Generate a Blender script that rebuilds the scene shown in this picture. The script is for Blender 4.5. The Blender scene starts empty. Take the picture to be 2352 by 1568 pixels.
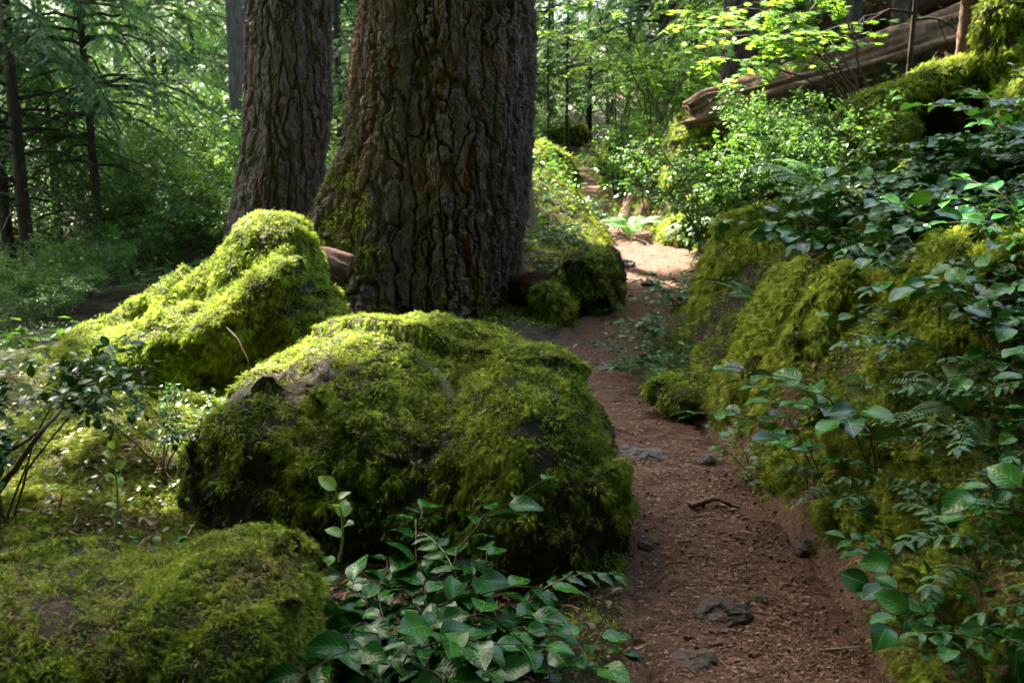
import bpy, bmesh, math, random
import numpy as np
rng = np.random.default_rng(11)
random.seed(11)
C = bpy.context.scene.collection
SC = bpy.context.scene

# ------------------------------------------------------------------ camera frame
CAM = np.array([0.0, 0.0, 1.5]); PITCH = math.radians(12.0); FPX = 2285.4
FW = np.array([0, math.cos(PITCH), -math.sin(PITCH)]); UPV = np.array([0, math.sin(PITCH), math.cos(PITCH)])
def W(u, v, d):
    """world point seen at photo position (2352x1568 reading) at depth d metres"""
    return CAM + d * FW + d * (u - 1176) / FPX * np.array([1.0, 0, 0]) + d * (784 - v) / FPX * UPV
SUN = np.array([-0.55, 0.66, 0.98]); SUN /= np.linalg.norm(SUN)

# ------------------------------------------------------------------ numpy noise
def _hash(ix, iy, iz, seed):
    h = (ix.astype(np.uint32) * np.uint32(374761393) + iy.astype(np.uint32) * np.uint32(668265263)
         + iz.astype(np.uint32) * np.uint32(2147483647) + np.uint32((seed * 974711 + 12345) & 0xffffffff))
    h ^= h >> np.uint32(13); h *= np.uint32(1274126177); h ^= h >> np.uint32(16)
    h *= np.uint32(2246822519); h ^= h >> np.uint32(15)
    return h.astype(np.float64) / 4294967295.0
def vnoise(P, seed=0):
    P = np.asarray(P, float); I = np.floor(P).astype(np.int64); f = P - I; f = f * f * f * (f * (f * 6 - 15) + 10)
    r = 0
    for dx in (0, 1):
        for dy in (0, 1):
            for dz in (0, 1):
                w = (f[:, 0] if dx else 1 - f[:, 0]) * (f[:, 1] if dy else 1 - f[:, 1]) * (f[:, 2] if dz else 1 - f[:, 2])
                r = r + w * _hash(I[:, 0] + dx, I[:, 1] + dy, I[:, 2] + dz, seed)
    return r * 2 - 1
def fbm(P, octv=4, seed=0, gain=0.5):
    a, s, t = 1.0, 0, 0
    P = np.asarray(P, float)
    for i in range(octv):
        s = s + a * vnoise(P * (2.03 ** i) + i * 7.3, seed + i); t += a; a *= gain
    return s / t
def worley(P, seed=0):
    I = np.floor(P).astype(np.int64); f1 = np.full(len(P), 9.0); f2 = f1.copy(); cid = np.zeros(len(P))
    for dx in (-1, 0, 1):
        for dy in (-1, 0, 1):
            for dz in (-1, 0, 1):
                c = I + np.array([dx, dy, dz])
                h = [_hash(c[:, 0], c[:, 1], c[:, 2], seed + k) for k in range(4)]
                d = np.sqrt((c[:, 0] + h[0] - P[:, 0]) ** 2 + (c[:, 1] + h[1] - P[:, 1]) ** 2 + (c[:, 2] + h[2] - P[:, 2]) ** 2)
                n = d < f1
                f2 = np.where(n, f1, np.minimum(f2, d)); cid = np.where(n, h[3], cid); f1 = np.where(n, d, f1)
    return f1, f2, cid
def sstep(a, b, x):
    t = np.clip((x - a) / (b - a), 0, 1); return t * t * (3 - 2 * t)

# ------------------------------------------------------------------ mesh helpers
def make_mesh(name, V, F, mats, smooth=True, uv=None, attrs=None, midx=None):
    """V (n,3); F list of int arrays (m,k); one mesh datablock"""
    me = bpy.data.meshes.new(name)
    if not isinstance(F, (list, tuple)): F = [F]
    F = [np.asarray(f, np.int32) for f in F if len(f)]
    V = np.asarray(V, np.float32)
    me.vertices.add(len(V)); me.vertices.foreach_set('co', V.ravel())
    li = np.concatenate([f.ravel() for f in F]); sizes = np.concatenate([np.full(len(f), f.shape[1], np.int32) for f in F])
    starts = np.concatenate([[0], np.cumsum(sizes)[:-1]]).astype(np.int32)
    me.loops.add(len(li)); me.loops.foreach_set('vertex_index', li)
    me.polygons.add(len(sizes)); me.polygons.foreach_set('loop_start', starts)
    me.polygons.foreach_set('use_smooth', np.full(len(sizes), smooth, bool))
    if midx is not None: me.polygons.foreach_set('material_index', np.asarray(midx, np.int32))
    if uv is not None:
        l = me.uv_layers.new(name='UVMap'); l.data.foreach_set('uv', np.asarray(uv, np.float32)[li].ravel())
    if attrs:
        for k, a in attrs.items():
            at = me.attributes.new(k, 'FLOAT', 'POINT'); at.data.foreach_set('value', np.asarray(a, np.float32))
    me.update(calc_edges=True)
    for m in (mats if isinstance(mats, (list, tuple)) else [mats]): me.materials.append(m)
    return me
def link(name, me, parent=None, loc=None):
    o = bpy.data.objects.new(name, me); C.objects.link(o)
    if parent is not None: o.parent = parent
    if loc is not None: o.location = loc
    return o
def tag(o, label=None, cat=None, group=None, kind=None):
    if label: o['label'] = label
    if cat: o['category'] = cat
    if group: o['group'] = group
    if kind: o['kind'] = kind
    return o
def empty(name, loc):
    o = bpy.data.objects.new(name, None); C.objects.link(o); o.location = loc; o.empty_display_size = 0.1
    return o
class Geo:
    """collects numpy pieces"""
    def __init__(s): s.V = []; s.F = {}; s.UV = []; s.n = 0
    def add(s, V, F, uv=None):
        V = np.asarray(V, float)
        for f in (F if isinstance(F, (list, tuple)) else [F]):
            if len(f): s.F.setdefault(f.shape[1], []).append(np.asarray(f) + s.n)
        s.V.append(V); s.UV.append(np.zeros((len(V), 2)) if uv is None else np.asarray(uv, float)); s.n += len(V)
    def mesh(s, name, mats, smooth=True, uv=False):
        return make_mesh(name, np.concatenate(s.V), [np.concatenate(v) for v in s.F.values()], mats, smooth, np.concatenate(s.UV) if uv else None)
def scatter(T, TF, O, R, S):
    """copies of template T (m,3)/TF at origins O with frames R (n,3,3; columns = axes) and sizes S"""
    n, m = len(O), len(T)
    V = np.einsum('nij,mj->nmi', R, T) * np.asarray(S).reshape(n, 1, 1) + O[:, None, :]
    F = (TF[None] + (np.arange(n) * m)[:, None, None]).reshape(-1, TF.shape[1])
    return V.reshape(-1, 3), F
def norm(v): return v / np.maximum(np.linalg.norm(v, axis=-1, keepdims=True), 1e-9)
def frames(Y, Z):
    Y = norm(Y); X = norm(np.cross(Y, Z)); Z = np.cross(X, Y)
    return np.stack([X, Y, Z], axis=-1)
def tube(P, r, k=6, cap=True, vfun=None):
    """tapered tube through points P (n,3) with radii r (n)"""
    P = np.asarray(P, float); n = len(P); r = np.broadcast_to(np.asarray(r, float), (n,))
    T = norm(np.gradient(P, axis=0)); ref = np.array([0.31, 0.17, 0.93]) if abs(T[0, 2]) < .8 else np.array([0.9, .3, .1])
    A = norm(np.cross(T, ref)); B = np.cross(T, A)
    a = np.linspace(0, 2 * math.pi, k, endpoint=False)
    V = P[:, None] + r[:, None, None] * (np.cos(a)[None, :, None] * A[:, None] + np.sin(a)[None, :, None] * B[:, None])
    i = np.arange(n - 1)[:, None] * k; j = np.arange(k)[None]; j2 = (j + 1) % k
    F = np.stack([i + j, i + j2, i + k + j2, i + k + j], -1).reshape(-1, 4)
    return V.reshape(-1, 3), F
def bez(p0, p1, p2, n):
    t = np.linspace(0, 1, n)[:, None]; p0, p1, p2 = map(np.asarray, (p0, p1, p2))
    return (1 - t) ** 2 * p0 + 2 * t * (1 - t) * p1 + t * t * p2

# ------------------------------------------------------------------ materials
def mat(name):
    m = bpy.data.materials.new(name); m.use_nodes = True; nt = m.node_tree; nt.nodes.clear()
    return m, nt, nt.nodes.new('ShaderNodeOutputMaterial')
def nd(nt, typ, **kw):
    n = nt.nodes.new(typ)
    for k, v in kw.items():
        if k in n.inputs.keys() if isinstance(k, str) else False: n.inputs[k].default_value = v
        else: setattr(n, k, v)
    return n
def ramp(nt, src, stops):
    r = nt.nodes.new('ShaderNodeValToRGB'); e = r.color_ramp.elements
    while len(e) < len(stops): e.new(0.5)
    for el, (p, c) in zip(e, stops): el.position = p; el.color = (*c, 1)
    nt.links.new(src, r.inputs[0]); return r.outputs[0]
def noise(nt, scale, detail=4, rough=.6, vec=None, dist=0.0):
    n = nt.nodes.new('ShaderNodeTexNoise'); n.inputs['Scale'].default_value = scale; n.inputs['Detail'].default_value = detail
    n.inputs['Roughness'].default_value = rough; n.inputs['Distortion'].default_value = dist
    if vec is not None: nt.links.new(vec, n.inputs['Vector'])
    return n.outputs['Fac']
def coords(nt, scale=(1, 1, 1)):
    t = nt.nodes.new('ShaderNodeTexCoord'); mp = nt.nodes.new('ShaderNodeMapping'); mp.inputs['Scale'].default_value = scale
    nt.links.new(t.outputs['Object'], mp.inputs['Vector']); return mp.outputs[0]
def mix(nt, fac, a, b, mode='MIX'):
    m = nt.nodes.new('ShaderNodeMix'); m.data_type = 'RGBA'; m.blend_type = mode
    for s, i in ((fac, 0), (a, 6), (b, 7)):
        if isinstance(s, (int, float)): m.inputs[i].default_value = s
        elif isinstance(s, tuple): m.inputs[i].default_value = (*s, 1)
        else: nt.links.new(s, m.inputs[i])
    return m.outputs[2]
def math_(nt, op, a, b=None, c=None):
    m = nt.nodes.new('ShaderNodeMath'); m.operation = op
    for i, s in enumerate((a, b, c)):
        if s is None: continue
        if isinstance(s, (int, float)): m.inputs[i].default_value = s
        else: nt.links.new(s, m.inputs[i])
    return m.outputs[0]
def bump(nt, h, strength=.5, dist=.01):
    b = nt.nodes.new('ShaderNodeBump'); b.inputs['Strength'].default_value = strength; b.inputs['Distance'].default_value = dist
    nt.links.new(h, b.inputs['Height']); return b.outputs[0]
def bsdf(nt, out, col, rough=.8, spec=.3, nrm=None, transl=0.0, tcol=None, coat=0.0):
    p = nt.nodes.new('ShaderNodeBsdfPrincipled')
    if isinstance(col, tuple): p.inputs['Base Color'].default_value = (*col, 1)
    else: nt.links.new(col, p.inputs['Base Color'])
    if isinstance(rough, (int, float)): p.inputs['Roughness'].default_value = rough
    else: nt.links.new(rough, p.inputs['Roughness'])
    p.inputs['Specular IOR Level'].default_value = spec
    if coat: p.inputs['Coat Weight'].default_value = coat; p.inputs['Coat Roughness'].default_value = .15
    if nrm is not None: nt.links.new(nrm, p.inputs['Normal'])
    sh = p.outputs[0]
    if transl:
        t = nt.nodes.new('ShaderNodeBsdfTranslucent'); tc = tcol if tcol is not None else col
        if isinstance(tc, tuple): t.inputs['Color'].default_value = (*tc, 1)
        else: nt.links.new(tc, t.inputs['Color'])
        mx = nt.nodes.new('ShaderNodeMixShader'); mx.inputs[0].default_value = transl
        nt.links.new(sh, mx.inputs[1]); nt.links.new(t.outputs[0], mx.inputs[2]); sh = mx.outputs[0]
    nt.links.new(sh, out.inputs['Surface'])
def island(nt): return nt.nodes.new('ShaderNodeNewGeometry').outputs['Random Per Island']
def objrand(nt): return nt.nodes.new('ShaderNodeObjectInfo').outputs['Random']

def moss_mat(name, cols, brown=(.16, .11, .035), transl=.3, patch=2.2, bf=.3):
    m, nt, out = mat(name); a_ = nt.nodes.new('ShaderNodeAttribute'); a_.attribute_name = 'tint'; isl = a_.outputs['Fac']; co = coords(nt)
    a = ramp(nt, isl, [(0, cols[0]), (.4, cols[1]), (.75, cols[2]), (1, cols[3])])
    n1 = noise(nt, patch, 3, .6, co)
    f = ramp(nt, n1, [(.44, (0, 0, 0)), (.66, (1, 1, 1))])
    b = mix(nt, math_(nt, 'MULTIPLY', f, bf), a, brown)
    n2 = noise(nt, patch * 3.1, 2, .6, co)
    b = mix(nt, ramp(nt, n2, [(.5, (0, 0, 0)), (.75, (.7, .7, .7))]), b, cols[2])
    bsdf(nt, out, b, .7, .12, None, transl * .75); return m
M = {}
M['moss'] = moss_mat('moss_fronds', [(.025, .046, .006), (.14, .21, .018), (.32, .41, .035), (.55, .60, .09)], (.20, .15, .035))
M['moss_bright'] = moss_mat('moss_fronds_bright', [(.04, .065, .008), (.17, .25, .020), (.35, .44, .04), (.55, .61, .10)], (.24, .20, .04))
M['moss_olive'] = moss_mat('moss_fronds_olive', [(.025, .042, .005), (.14, .20, .014), (.31, .38, .028), (.48, .52, .06)], (.20, .14, .03))
M['moss_hang'] = moss_mat('moss_fronds_hanging', [(.03, .043, .007), (.17, .22, .020), (.37, .43, .04), (.56, .58, .09)], (.22, .17, .045))

def rock_mat(name, rock, moss):
    m, nt, out = mat(name); co = coords(nt)
    at = nt.nodes.new('ShaderNodeAttribute'); at.attribute_name = 'moss'
    n = noise(nt, 9, 6, .65, co); c = ramp(nt, n, [(.3, tuple(x * .45 for x in rock)), (.5, rock), (.72, tuple(min(1, x * 1.7) for x in rock))])
    duff = noise(nt, 55, 3, .7, co); c = mix(nt, ramp(nt, duff, [(.5, (0, 0, 0)), (.62, (.8, .8, .8))]), c, (.085, .045, .028)); c = mix(nt, ramp(nt, noise(nt, 4, 5, .7, co), [(.42, (0, 0, 0)), (.58, (.85, .85, .85))]), c, (.045, .036, .014))
    c = mix(nt, at.outputs['Fac'], c, moss)
    bsdf(nt, out, c, .85, .25, bump(nt, math_(nt, 'ADD', noise(nt, 60, 8, .75, co), math_(nt, 'MULTIPLY', noise(nt, 14, 6, .7, co, 1.0), 2.5)), 1.0, .02)); return m
M['rock'] = rock_mat('mossy_rock', (.040, .035, .036), (.035, .038, .010))
M['rot'] = rock_mat('rotten_root_wood', (.03, .014, .009), (.02, .02, .008))
M['rock_log'] = rock_mat('duff_covered_log', (.07, .045, .032), (.032, .034, .010))

def bark_mat(name, base, red, lichen, mossc=None):
    m, nt, out = mat(name); co = coords(nt, (1, 1, .35)); co1 = coords(nt)
    n = noise(nt, 14, 6, .7, co, .6); c = ramp(nt, n, [(.3, tuple(x * .55 for x in base)), (.5, base), (.7, tuple(x * 1.75 for x in base))])
    n = noise(nt, 3.2, 4, .6, co, .8); c = mix(nt, ramp(nt, n, [(.56, (0, 0, 0)), (.68, (.75, .75, .75))]), c, red)
    n = noise(nt, 9.5, 6, .75, co1); c = mix(nt, ramp(nt, n, [(.53, (0, 0, 0)), (.68, (.7, .7, .7))]), c, lichen)
    if mossc:
        at = nt.nodes.new('ShaderNodeAttribute'); at.attribute_name = 'moss'
        c = mix(nt, at.outputs['Fac'], c, mossc)
        a2 = nt.nodes.new('ShaderNodeAttribute'); a2.attribute_name = 'scar'; c = mix(nt, a2.outputs['Fac'], c, ramp(nt, noise(nt, 40, 4, .7, co), [(.35, (.15, .06, .03)), (.65, (.30, .13, .06))]))
    h = noise(nt, 42, 7, .75, co, .4)
    bsdf(nt, out, c, .9, .08, bump(nt, h, 1.0, .02)); return m
M['bark'] = bark_mat('fir_bark', (.135, .104, .09), (.25, .115, .065), (.19, .205, .15), (.07, .075, .014))
M['bark_orange'] = bark_mat('flaked_inner_bark', (.20, .085, .04), (.26, .11, .045), (.13, .08, .05))
M['bark_thin'] = bark_mat('hemlock_bark', (.055, .042, .036), (.08, .05, .035), (.08, .085, .06))
M['bark_grey'] = bark_mat('grey_bark', (.13, .115, .11), (.15, .11, .09), (.16, .165, .15))
M['wood'] = bark_mat('weathered_log', (.105, .066, .04), (.17, .08, .036), (.15, .13, .10))
M['rotwood'] = bark_mat('rotten_wood', (.05, .022, .014), (.09, .03, .016), (.04, .035, .02))
M['redroot'] = bark_mat('red_root_bark', (.13, .075, .06), (.17, .08, .055), (.12, .10, .08))

def simple(name, col, rough=.7, spec=.3, var=.35):
    m, nt, out = mat(name); isl = island(nt)
    c = ramp(nt, isl, [(0, tuple(x * (1 - var) for x in col)), (1, tuple(min(1, x * (1 + var)) for x in col))])
    bsdf(nt, out, c, rough, spec); return m
M['stem'] = simple('woody_stem', (.07, .035, .022)); M['stem_green'] = simple('green_stem', (.16, .18, .04), .5)
M['twig'] = simple('dry_twig', (.11, .075, .055)); M['twig_pale'] = simple('pale_dead_twig', (.25, .22, .19))

def leaf_mat(name, dark, mid, light, transl=.25, tcol=None, rough=.3, coat=.0, veins=True, spec=.5, dead=0.0):
    m, nt, out = mat(name); isl = island(nt)
    c = ramp(nt, isl, [(0, dark), (.5, mid), (.965, light), (.99, light if not dead else (.14, .085, .05))])
    nrm = None
    if veins:
        uvn = nt.nodes.new('ShaderNodeTexCoord'); sp = nt.nodes.new('ShaderNodeSeparateXYZ'); nt.links.new(uvn.outputs['UV'], sp.inputs[0])
        ax = math_(nt, 'ABSOLUTE', math_(nt, 'SUBTRACT', sp.outputs[0], .5))
        w = math_(nt, 'SINE', math_(nt, 'MULTIPLY', math_(nt, 'SUBTRACT', sp.outputs[1], math_(nt, 'MULTIPLY', ax, .62)), 46.0))
        w = math_(nt, 'POWER', math_(nt, 'MULTIPLY_ADD', w, .5, .5), 5.0)
        rib = math_(nt, 'LESS_THAN', ax, .022)
        c = mix(nt, math_(nt, 'MULTIPLY', rib, .55), c, tuple(min(1, x * 2.2 + .03) for x in light))
        h = math_(nt, 'ADD', w, math_(nt, 'MULTIPLY', noise(nt, 60, 2), .9))
        nrm = bump(nt, math_(nt, 'MULTIPLY', h, -1), .28, .0015)
    bsdf(nt, out, c, rough, spec, nrm, transl, tcol, coat); return m
M['salal'] = leaf_mat('salal_leaf', (.008, .045, .008), (.016, .08, .012), (.036, .13, .018), .10, (.05, .15, .012), .17, .0, spec=.18, dead=1)
M['salal_new'] = leaf_mat('fresh_leaf', (.09, .2, .03), (.14, .27, .04), (.2, .34, .05), .35, (.3, .45, .05), .35, .2)
M['grape'] = leaf_mat('oregon_grape_leaf', (.010, .042, .011), (.020, .075, .018), (.038, .12, .026), .10, (.05, .14, .018), .19, .0, spec=.2)
M['fern'] = leaf_mat('fern_frond', (.035, .10, .022), (.055, .145, .032), (.085, .20, .045), .25, (.13, .28, .035), .5, 0, False)
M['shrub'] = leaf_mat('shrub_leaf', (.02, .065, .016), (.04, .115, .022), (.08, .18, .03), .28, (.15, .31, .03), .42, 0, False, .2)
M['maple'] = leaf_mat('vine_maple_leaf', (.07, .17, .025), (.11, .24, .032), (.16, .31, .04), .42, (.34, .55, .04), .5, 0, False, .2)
M['hemlock'] = leaf_mat('hemlock_needles', (.022, .08, .028), (.042, .13, .042), (.075, .19, .055), .26, (.13, .30, .04), .45, 0, False, .25)
M['hemlock_light'] = leaf_mat('hemlock_needles_light', (.03, .095, .026), (.055, .15, .036), (.09, .22, .05), .30, (.18, .36, .05), .5, 0, False, .2)
M['groundleaf'] = leaf_mat('ground_cover_leaf', (.03, .09, .022), (.05, .13, .03), (.09, .19, .04), .25, (.15, .3, .03), .35, .1, False)
M['deadleaf'] = leaf_mat('dead_leaf', (.10, .05, .028), (.17, .10, .06), (.26, .17, .115), .15, (.25, .12, .05), .55, 0, True)
M['litter'] = leaf_mat('needle_litter', (.06, .028, .016), (.14, .065, .034), (.27, .15, .085), 0, None, .7, 0, False, .3)
M['litter_red'] = leaf_mat('bark_flakes', (.10, .05, .03), (.14, .075, .05), (.25, .16, .12), 0, None, .8, 0, False, .3)

m, nt, out = mat('forest_soil'); co = coords(nt)
c = ramp(nt, noise(nt, 5, 6, .65, co), [(.35, (.018, .012, .008)), (.55, (.036, .024, .015)), (.75, (.065, .043, .026))])
c = mix(nt, ramp(nt, noise(nt, 1.7, 5, .65, co), [(.45, (0, 0, 0)), (.6, (.8, .8, .8))]), c, (.05, .055, .014))
at = nt.nodes.new('ShaderNodeAttribute'); at.attribute_name = 'trail'; c = mix(nt, at.outputs['Fac'], c, ramp(nt, noise(nt, 60, 5, .75, co), [(.35, (.05, .028, .02)), (.5, (.11, .062, .043)), (.68, (.20, .12, .085))]))
a3 = nt.nodes.new('ShaderNodeAttribute'); a3.attribute_name = 'mossy'; c = mix(nt, a3.outputs['Fac'], c, (.055, .06, .012)); bsdf(nt, out, c, .9, .2, bump(nt, noise(nt, 45, 6, .7, co), .9, .02)); M['soil'] = m
m, nt, out = mat('trail_earth'); co = coords(nt)
c = ramp(nt, noise(nt, 7, 8, .72, co), [(.32, (.048, .022, .014)), (.5, (.092, .042, .025)), (.7, (.145, .072, .044))])
c = mix(nt, ramp(nt, noise(nt, 130, 3, .7, co), [(.5, (0, 0, 0)), (.66, (.75, .75, .75))]), c, (.20, .11, .07))
c = mix(nt, ramp(nt, noise(nt, 90, 3, .7, co), [(.56, (0, 0, 0)), (.7, (.7, .7, .7))]), c, (.055, .03, .02))
c = mix(nt, ramp(nt, noise(nt, 2.0, 4, .6, co), [(.5, (0, 0, 0)), (.7, (.6, .6, .6))]), c, (.11, .062, .043))
bsdf(nt, out, c, .85, .25, bump(nt, noise(nt, 70, 8, .75, co), 1.0, .018)); M['trail'] = m
m, nt, out = mat('trail_stone'); co = coords(nt)
c = ramp(nt, noise(nt, 16, 6, .7, co), [(.3, (.05, .042, .042)), (.5, (.11, .092, .088)), (.72, (.19, .16, .15))])
bsdf(nt, out, c, .75, .35, bump(nt, noise(nt, 55, 8, .75, co), 1.0, .015)); M['stone'] = m
m, nt, out = mat('dark_lava_stone'); co = coords(nt)
c = ramp(nt, noise(nt, 16, 6, .7, co), [(.3, (.03, .024, .022)), (.5, (.065, .052, .046)), (.72, (.12, .095, .08))]); c = mix(nt, ramp(nt, noise(nt, 24, 5, .75, co), [(.48, (0, 0, 0)), (.62, (.8, .8, .8))]), c, (.12, .066, .044))
bsdf(nt, out, c, .7, .4, bump(nt, noise(nt, 55, 8, .75, co), 1.0, .015)); M['lava'] = m

# ------------------------------------------------------------------ terrain
_py = np.array([-30, 0, 2.5, 3.45, 4.79, 5.5, 6.0, 6.5, 7.44, 9.0, 10.3, 11.6, 13, 15, 18.2, 20, 25, 29, 36, 60])
_px = np.array([-.2, .55, .72, .74, .72, .62, .55, .60, .84, 1.17, 1.50, 1.64, 1.20, .95, 1.36, 1.25, 1.85, 2.5, 3.6, 8])
_yy = np.linspace(-30, 60, 1801); _k = np.hanning(17); _k /= _k.sum()
_xx = np.convolve(np.pad(np.interp(_yy, _py, _px), 8, 'edge'), _k, 'valid')
def xp(y): return np.interp(y, _yy, _xx)
def wp(y): return np.interp(y, [2, 3.4, 5, 6.0, 6.6, 7.5, 9, 11, 13, 20, 30], [.36, .34, .27, .25, .30, .42, .36, .46, .28, .26, .30])
def zp(y): return .05 * np.maximum(y - 7, 0) + .004 * np.maximum(y - 16, 0)
MOUNDS = [(-1.95, 4.3, .75, .6, .22), (-.05, 9.2, .75, 1.1, .42), (.45, 8.3, .35, .35, .20), (-2.2, 3.0, .9, .7, .15), (.30, 12.6, .75, 1.5, .78), (2.95, 6.35, .4, .4, -.28), (1.0, 5.9, .24, .55, -.34), (1.22, 5.45, .22, .3, -.30), (1.30, 4.85, .22, .3, -.22), (1.62, 4.75, .3, .3, -.22),
          (-.8, 7.9, 1.3, 1.2, .06), (-1.6, 6.0, 1.1, .9, .05)]
def H(x, y):
    x = np.asarray(x, float); y = np.asarray(y, float)
    sh = x.shape; x = x.ravel(); y = y.ravel()
    c, w, z0 = xp(y), wp(y), zp(y)
    s = np.maximum(x - c - w, 0)
    sc = np.minimum(s, 16)
    hr = .56 * (1 - np.exp(-s / .33)) + .46 * sc - .008 * sc ** 2
    l = np.maximum(c - w - x, 0)
    hl = .05 * (1 - np.exp(-l / .2)) - .10 * np.maximum(l - 1.6, 0) * sstep(4.5, 9.5, y) + .0022 * np.maximum(l - 14, 0) ** 2 * .5
    hl = np.maximum(hl, -3)
    z = z0 + np.where(s > 0, hr, hl)
    for (mx, my, rx, ry, h) in MOUNDS: z = z + h * np.exp(-((x - mx) / rx) ** 2 - ((y - my) / ry) ** 2) * (1 - np.exp(-(np.maximum(s, l) / .12) ** 2))
    P = np.stack([x, y, 0 * x], -1); off = sstep(0, .35, np.maximum(s, l)); bk = sstep(0, .15, s) * (s < 4); z = z + bk * (.11 * fbm(P * 2.6, 2, 15) + .09 * (.5 - worley(P / .38, 16)[0]) * sstep(12, 7, y) + .02 * vnoise(P * 14, 17))
    z = z + off * (.10 * fbm(P * 1.3, 3, 5) + .035 * fbm(P * 5, 3, 6))
    return z.reshape(sh)
def axis(lo, hi, a, b, step, g=1.09):
    m_ = list(np.arange(a, b, step)); s = step
    while m_[-1] < hi: s *= g; m_.append(m_[-1] + s)
    s = step
    while m_[0] > lo: s *= g; m_.insert(0, m_[0] - s)
    return np.array(m_)
gx, gy = axis(-160, 160, -3.2, 4.6, .034), axis(-60, 320, 1.4, 13, .038)
XX, YY = np.meshgrid(gx, gy); ZZ = H(XX, YY)
nx, ny = len(gx), len(gy)
V = np.stack([XX, YY, ZZ], -1).reshape(-1, 3)
inpath = np.clip(1 - np.abs(XX - xp(YY)) / (wp(YY) + .02), 0, 1).ravel()
V[:, 2] -= .06 * sstep(0.03, .25, inpath)
i = (np.arange(ny - 1)[:, None] * nx + np.arange(nx - 1)[None]).ravel()
GF = np.stack([i, i + 1, i + nx + 1, i + nx], -1)
GV = V
_s = np.maximum(np.abs(V[:, 0] - xp(V[:, 1])) - wp(V[:, 1]), 0) * np.where(V[:, 0] < xp(V[:, 1]), 7.0, 1.0); TRL = 1 - sstep(.0, .42, _s + .22 * fbm(V * np.array([3, 3, 0]), 4, 44) * (_s > 0)); TRL = TRL * (_s < 1)
tag(link('ground', make_mesh('ground', V, GF, M['soil'], True, attrs={'trail': TRL, 'mossy': .85 * sstep(-.75, -1.0, V[:, 0]) * (V[:, 1] < 7) * sstep(.45, -.1, fbm(V * 3, 3, 12))})), kind='structure')
# trail ribbon
ty = axis(-6, 58, 1.8, 9, .014, 1.02); tc = np.linspace(-1.25, 1.25, 90)
TY, TC = np.meshgrid(ty, tc, indexing='ij'); PX = xp(TY); Wd = wp(TY)
TX = PX + TC * Wd * (1 - .14 * (TC < 0) * sstep(3.6, 2.6, TY) + .12 * fbm(np.stack([TC * 2, TY * 1.6, 0 * TY], -1).reshape(-1, 3), 3, 9).reshape(TY.shape))
P = np.stack([TX, TY, 0 * TX], -1).reshape(-1, 3)
TZ = zp(TY) + .022 * fbm(P * 2.2, 3, 21).reshape(TY.shape) + .012 * fbm(P * 9, 4, 22).reshape(TY.shape) + .006 * fbm(P * 34, 2, 23).reshape(TY.shape)
HG = H(TX, TY); b_ = sstep(.80, 1.12, np.abs(TC)); TZ = TZ * (1 - b_) + (np.minimum(HG, zp(TY) + .03) - .02 - .10 * sstep(1.05, 1.25, np.abs(TC))) * b_
V = np.stack([TX, TY, TZ], -1).reshape(-1, 3); n0, n1 = TY.shape
i = (np.arange(n0 - 1)[:, None] * n1 + np.arange(n1 - 1)[None]).ravel(); TF = np.stack([i, i + 1, i + n1 + 1, i + n1], -1)
tag(link('path', make_mesh('path', V, TF, M['trail'])), kind='structure')
TRV = V
def hitg(u, v):
    ds = np.arange(1.3, 30, .01); P_ = CAM + ds[:, None] * (W(u, v, 1.0) - CAM); k = np.nonzero(P_[:, 2] < H(P_[:, 0], P_[:, 1]))[0]; return P_[k[0]] if len(k) else P_[-1]
def ground_pt(x, y): return np.array([x, y, float(H(np.array([x]), np.array([y]))[0])])

# ------------------------------------------------------------------ moss
def frond(pairs=6, wid=.42, arch=.22, tipdrop=.30, ang=.75, full=.55):
    t = np.linspace(0, 1, pairs + 2); z = arch * np.sin(t * 2.4) - tipdrop * t ** 2
    S = np.stack([0 * t, t, z], -1); V = []; F = []
    for k in range(pairs):
        tt = (t[k] + t[k + 1]) / 2; l = wid * (1 - .62 * tt) * (.55 + .45 * min(1, tt / .25))
        for sgn in (-1, 1):
            p = np.array([sgn * l * math.sin(ang), tt + l * math.cos(ang), (S[k, 2] + S[k + 1, 2]) / 2 - .16 * l])
            b0 = S[k] + [0, 0, .0]; b1 = S[k] * (1 - full) + S[k + 1] * full
            V += [b0, b1, p]; n_ = len(V); F.append((n_ - 3, n_ - 2, n_ - 1) if sgn < 0 else (n_ - 2, n_ - 3, n_ - 1))
    k = pairs; V += [S[k] - [.035, 0, 0], S[k] + [.035, 0, 0], S[k + 1], S[0] - [.02, 0, 0], S[0] + [.02, 0, 0], S[k]]; n_ = len(V); F += [(n_ - 6, n_ - 5, n_ - 4), (n_ - 3, n_ - 2, n_ - 1)]
    return np.array(V), np.array(F)
FR = frond(); FR_S = frond(3, .5)
def tri_data(V, F):
    if F.shape[1] == 4: F = np.concatenate([F[:, [0, 1, 2]], F[:, [0, 2, 3]]])
    a, b, c = V[F[:, 0]], V[F[:, 1]], V[F[:, 2]]; n = np.cross(b - a, c - a); A = np.linalg.norm(n, axis=1) / 2
    return F, A, n / np.maximum(2 * A, 1e-12)[:, None]
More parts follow.
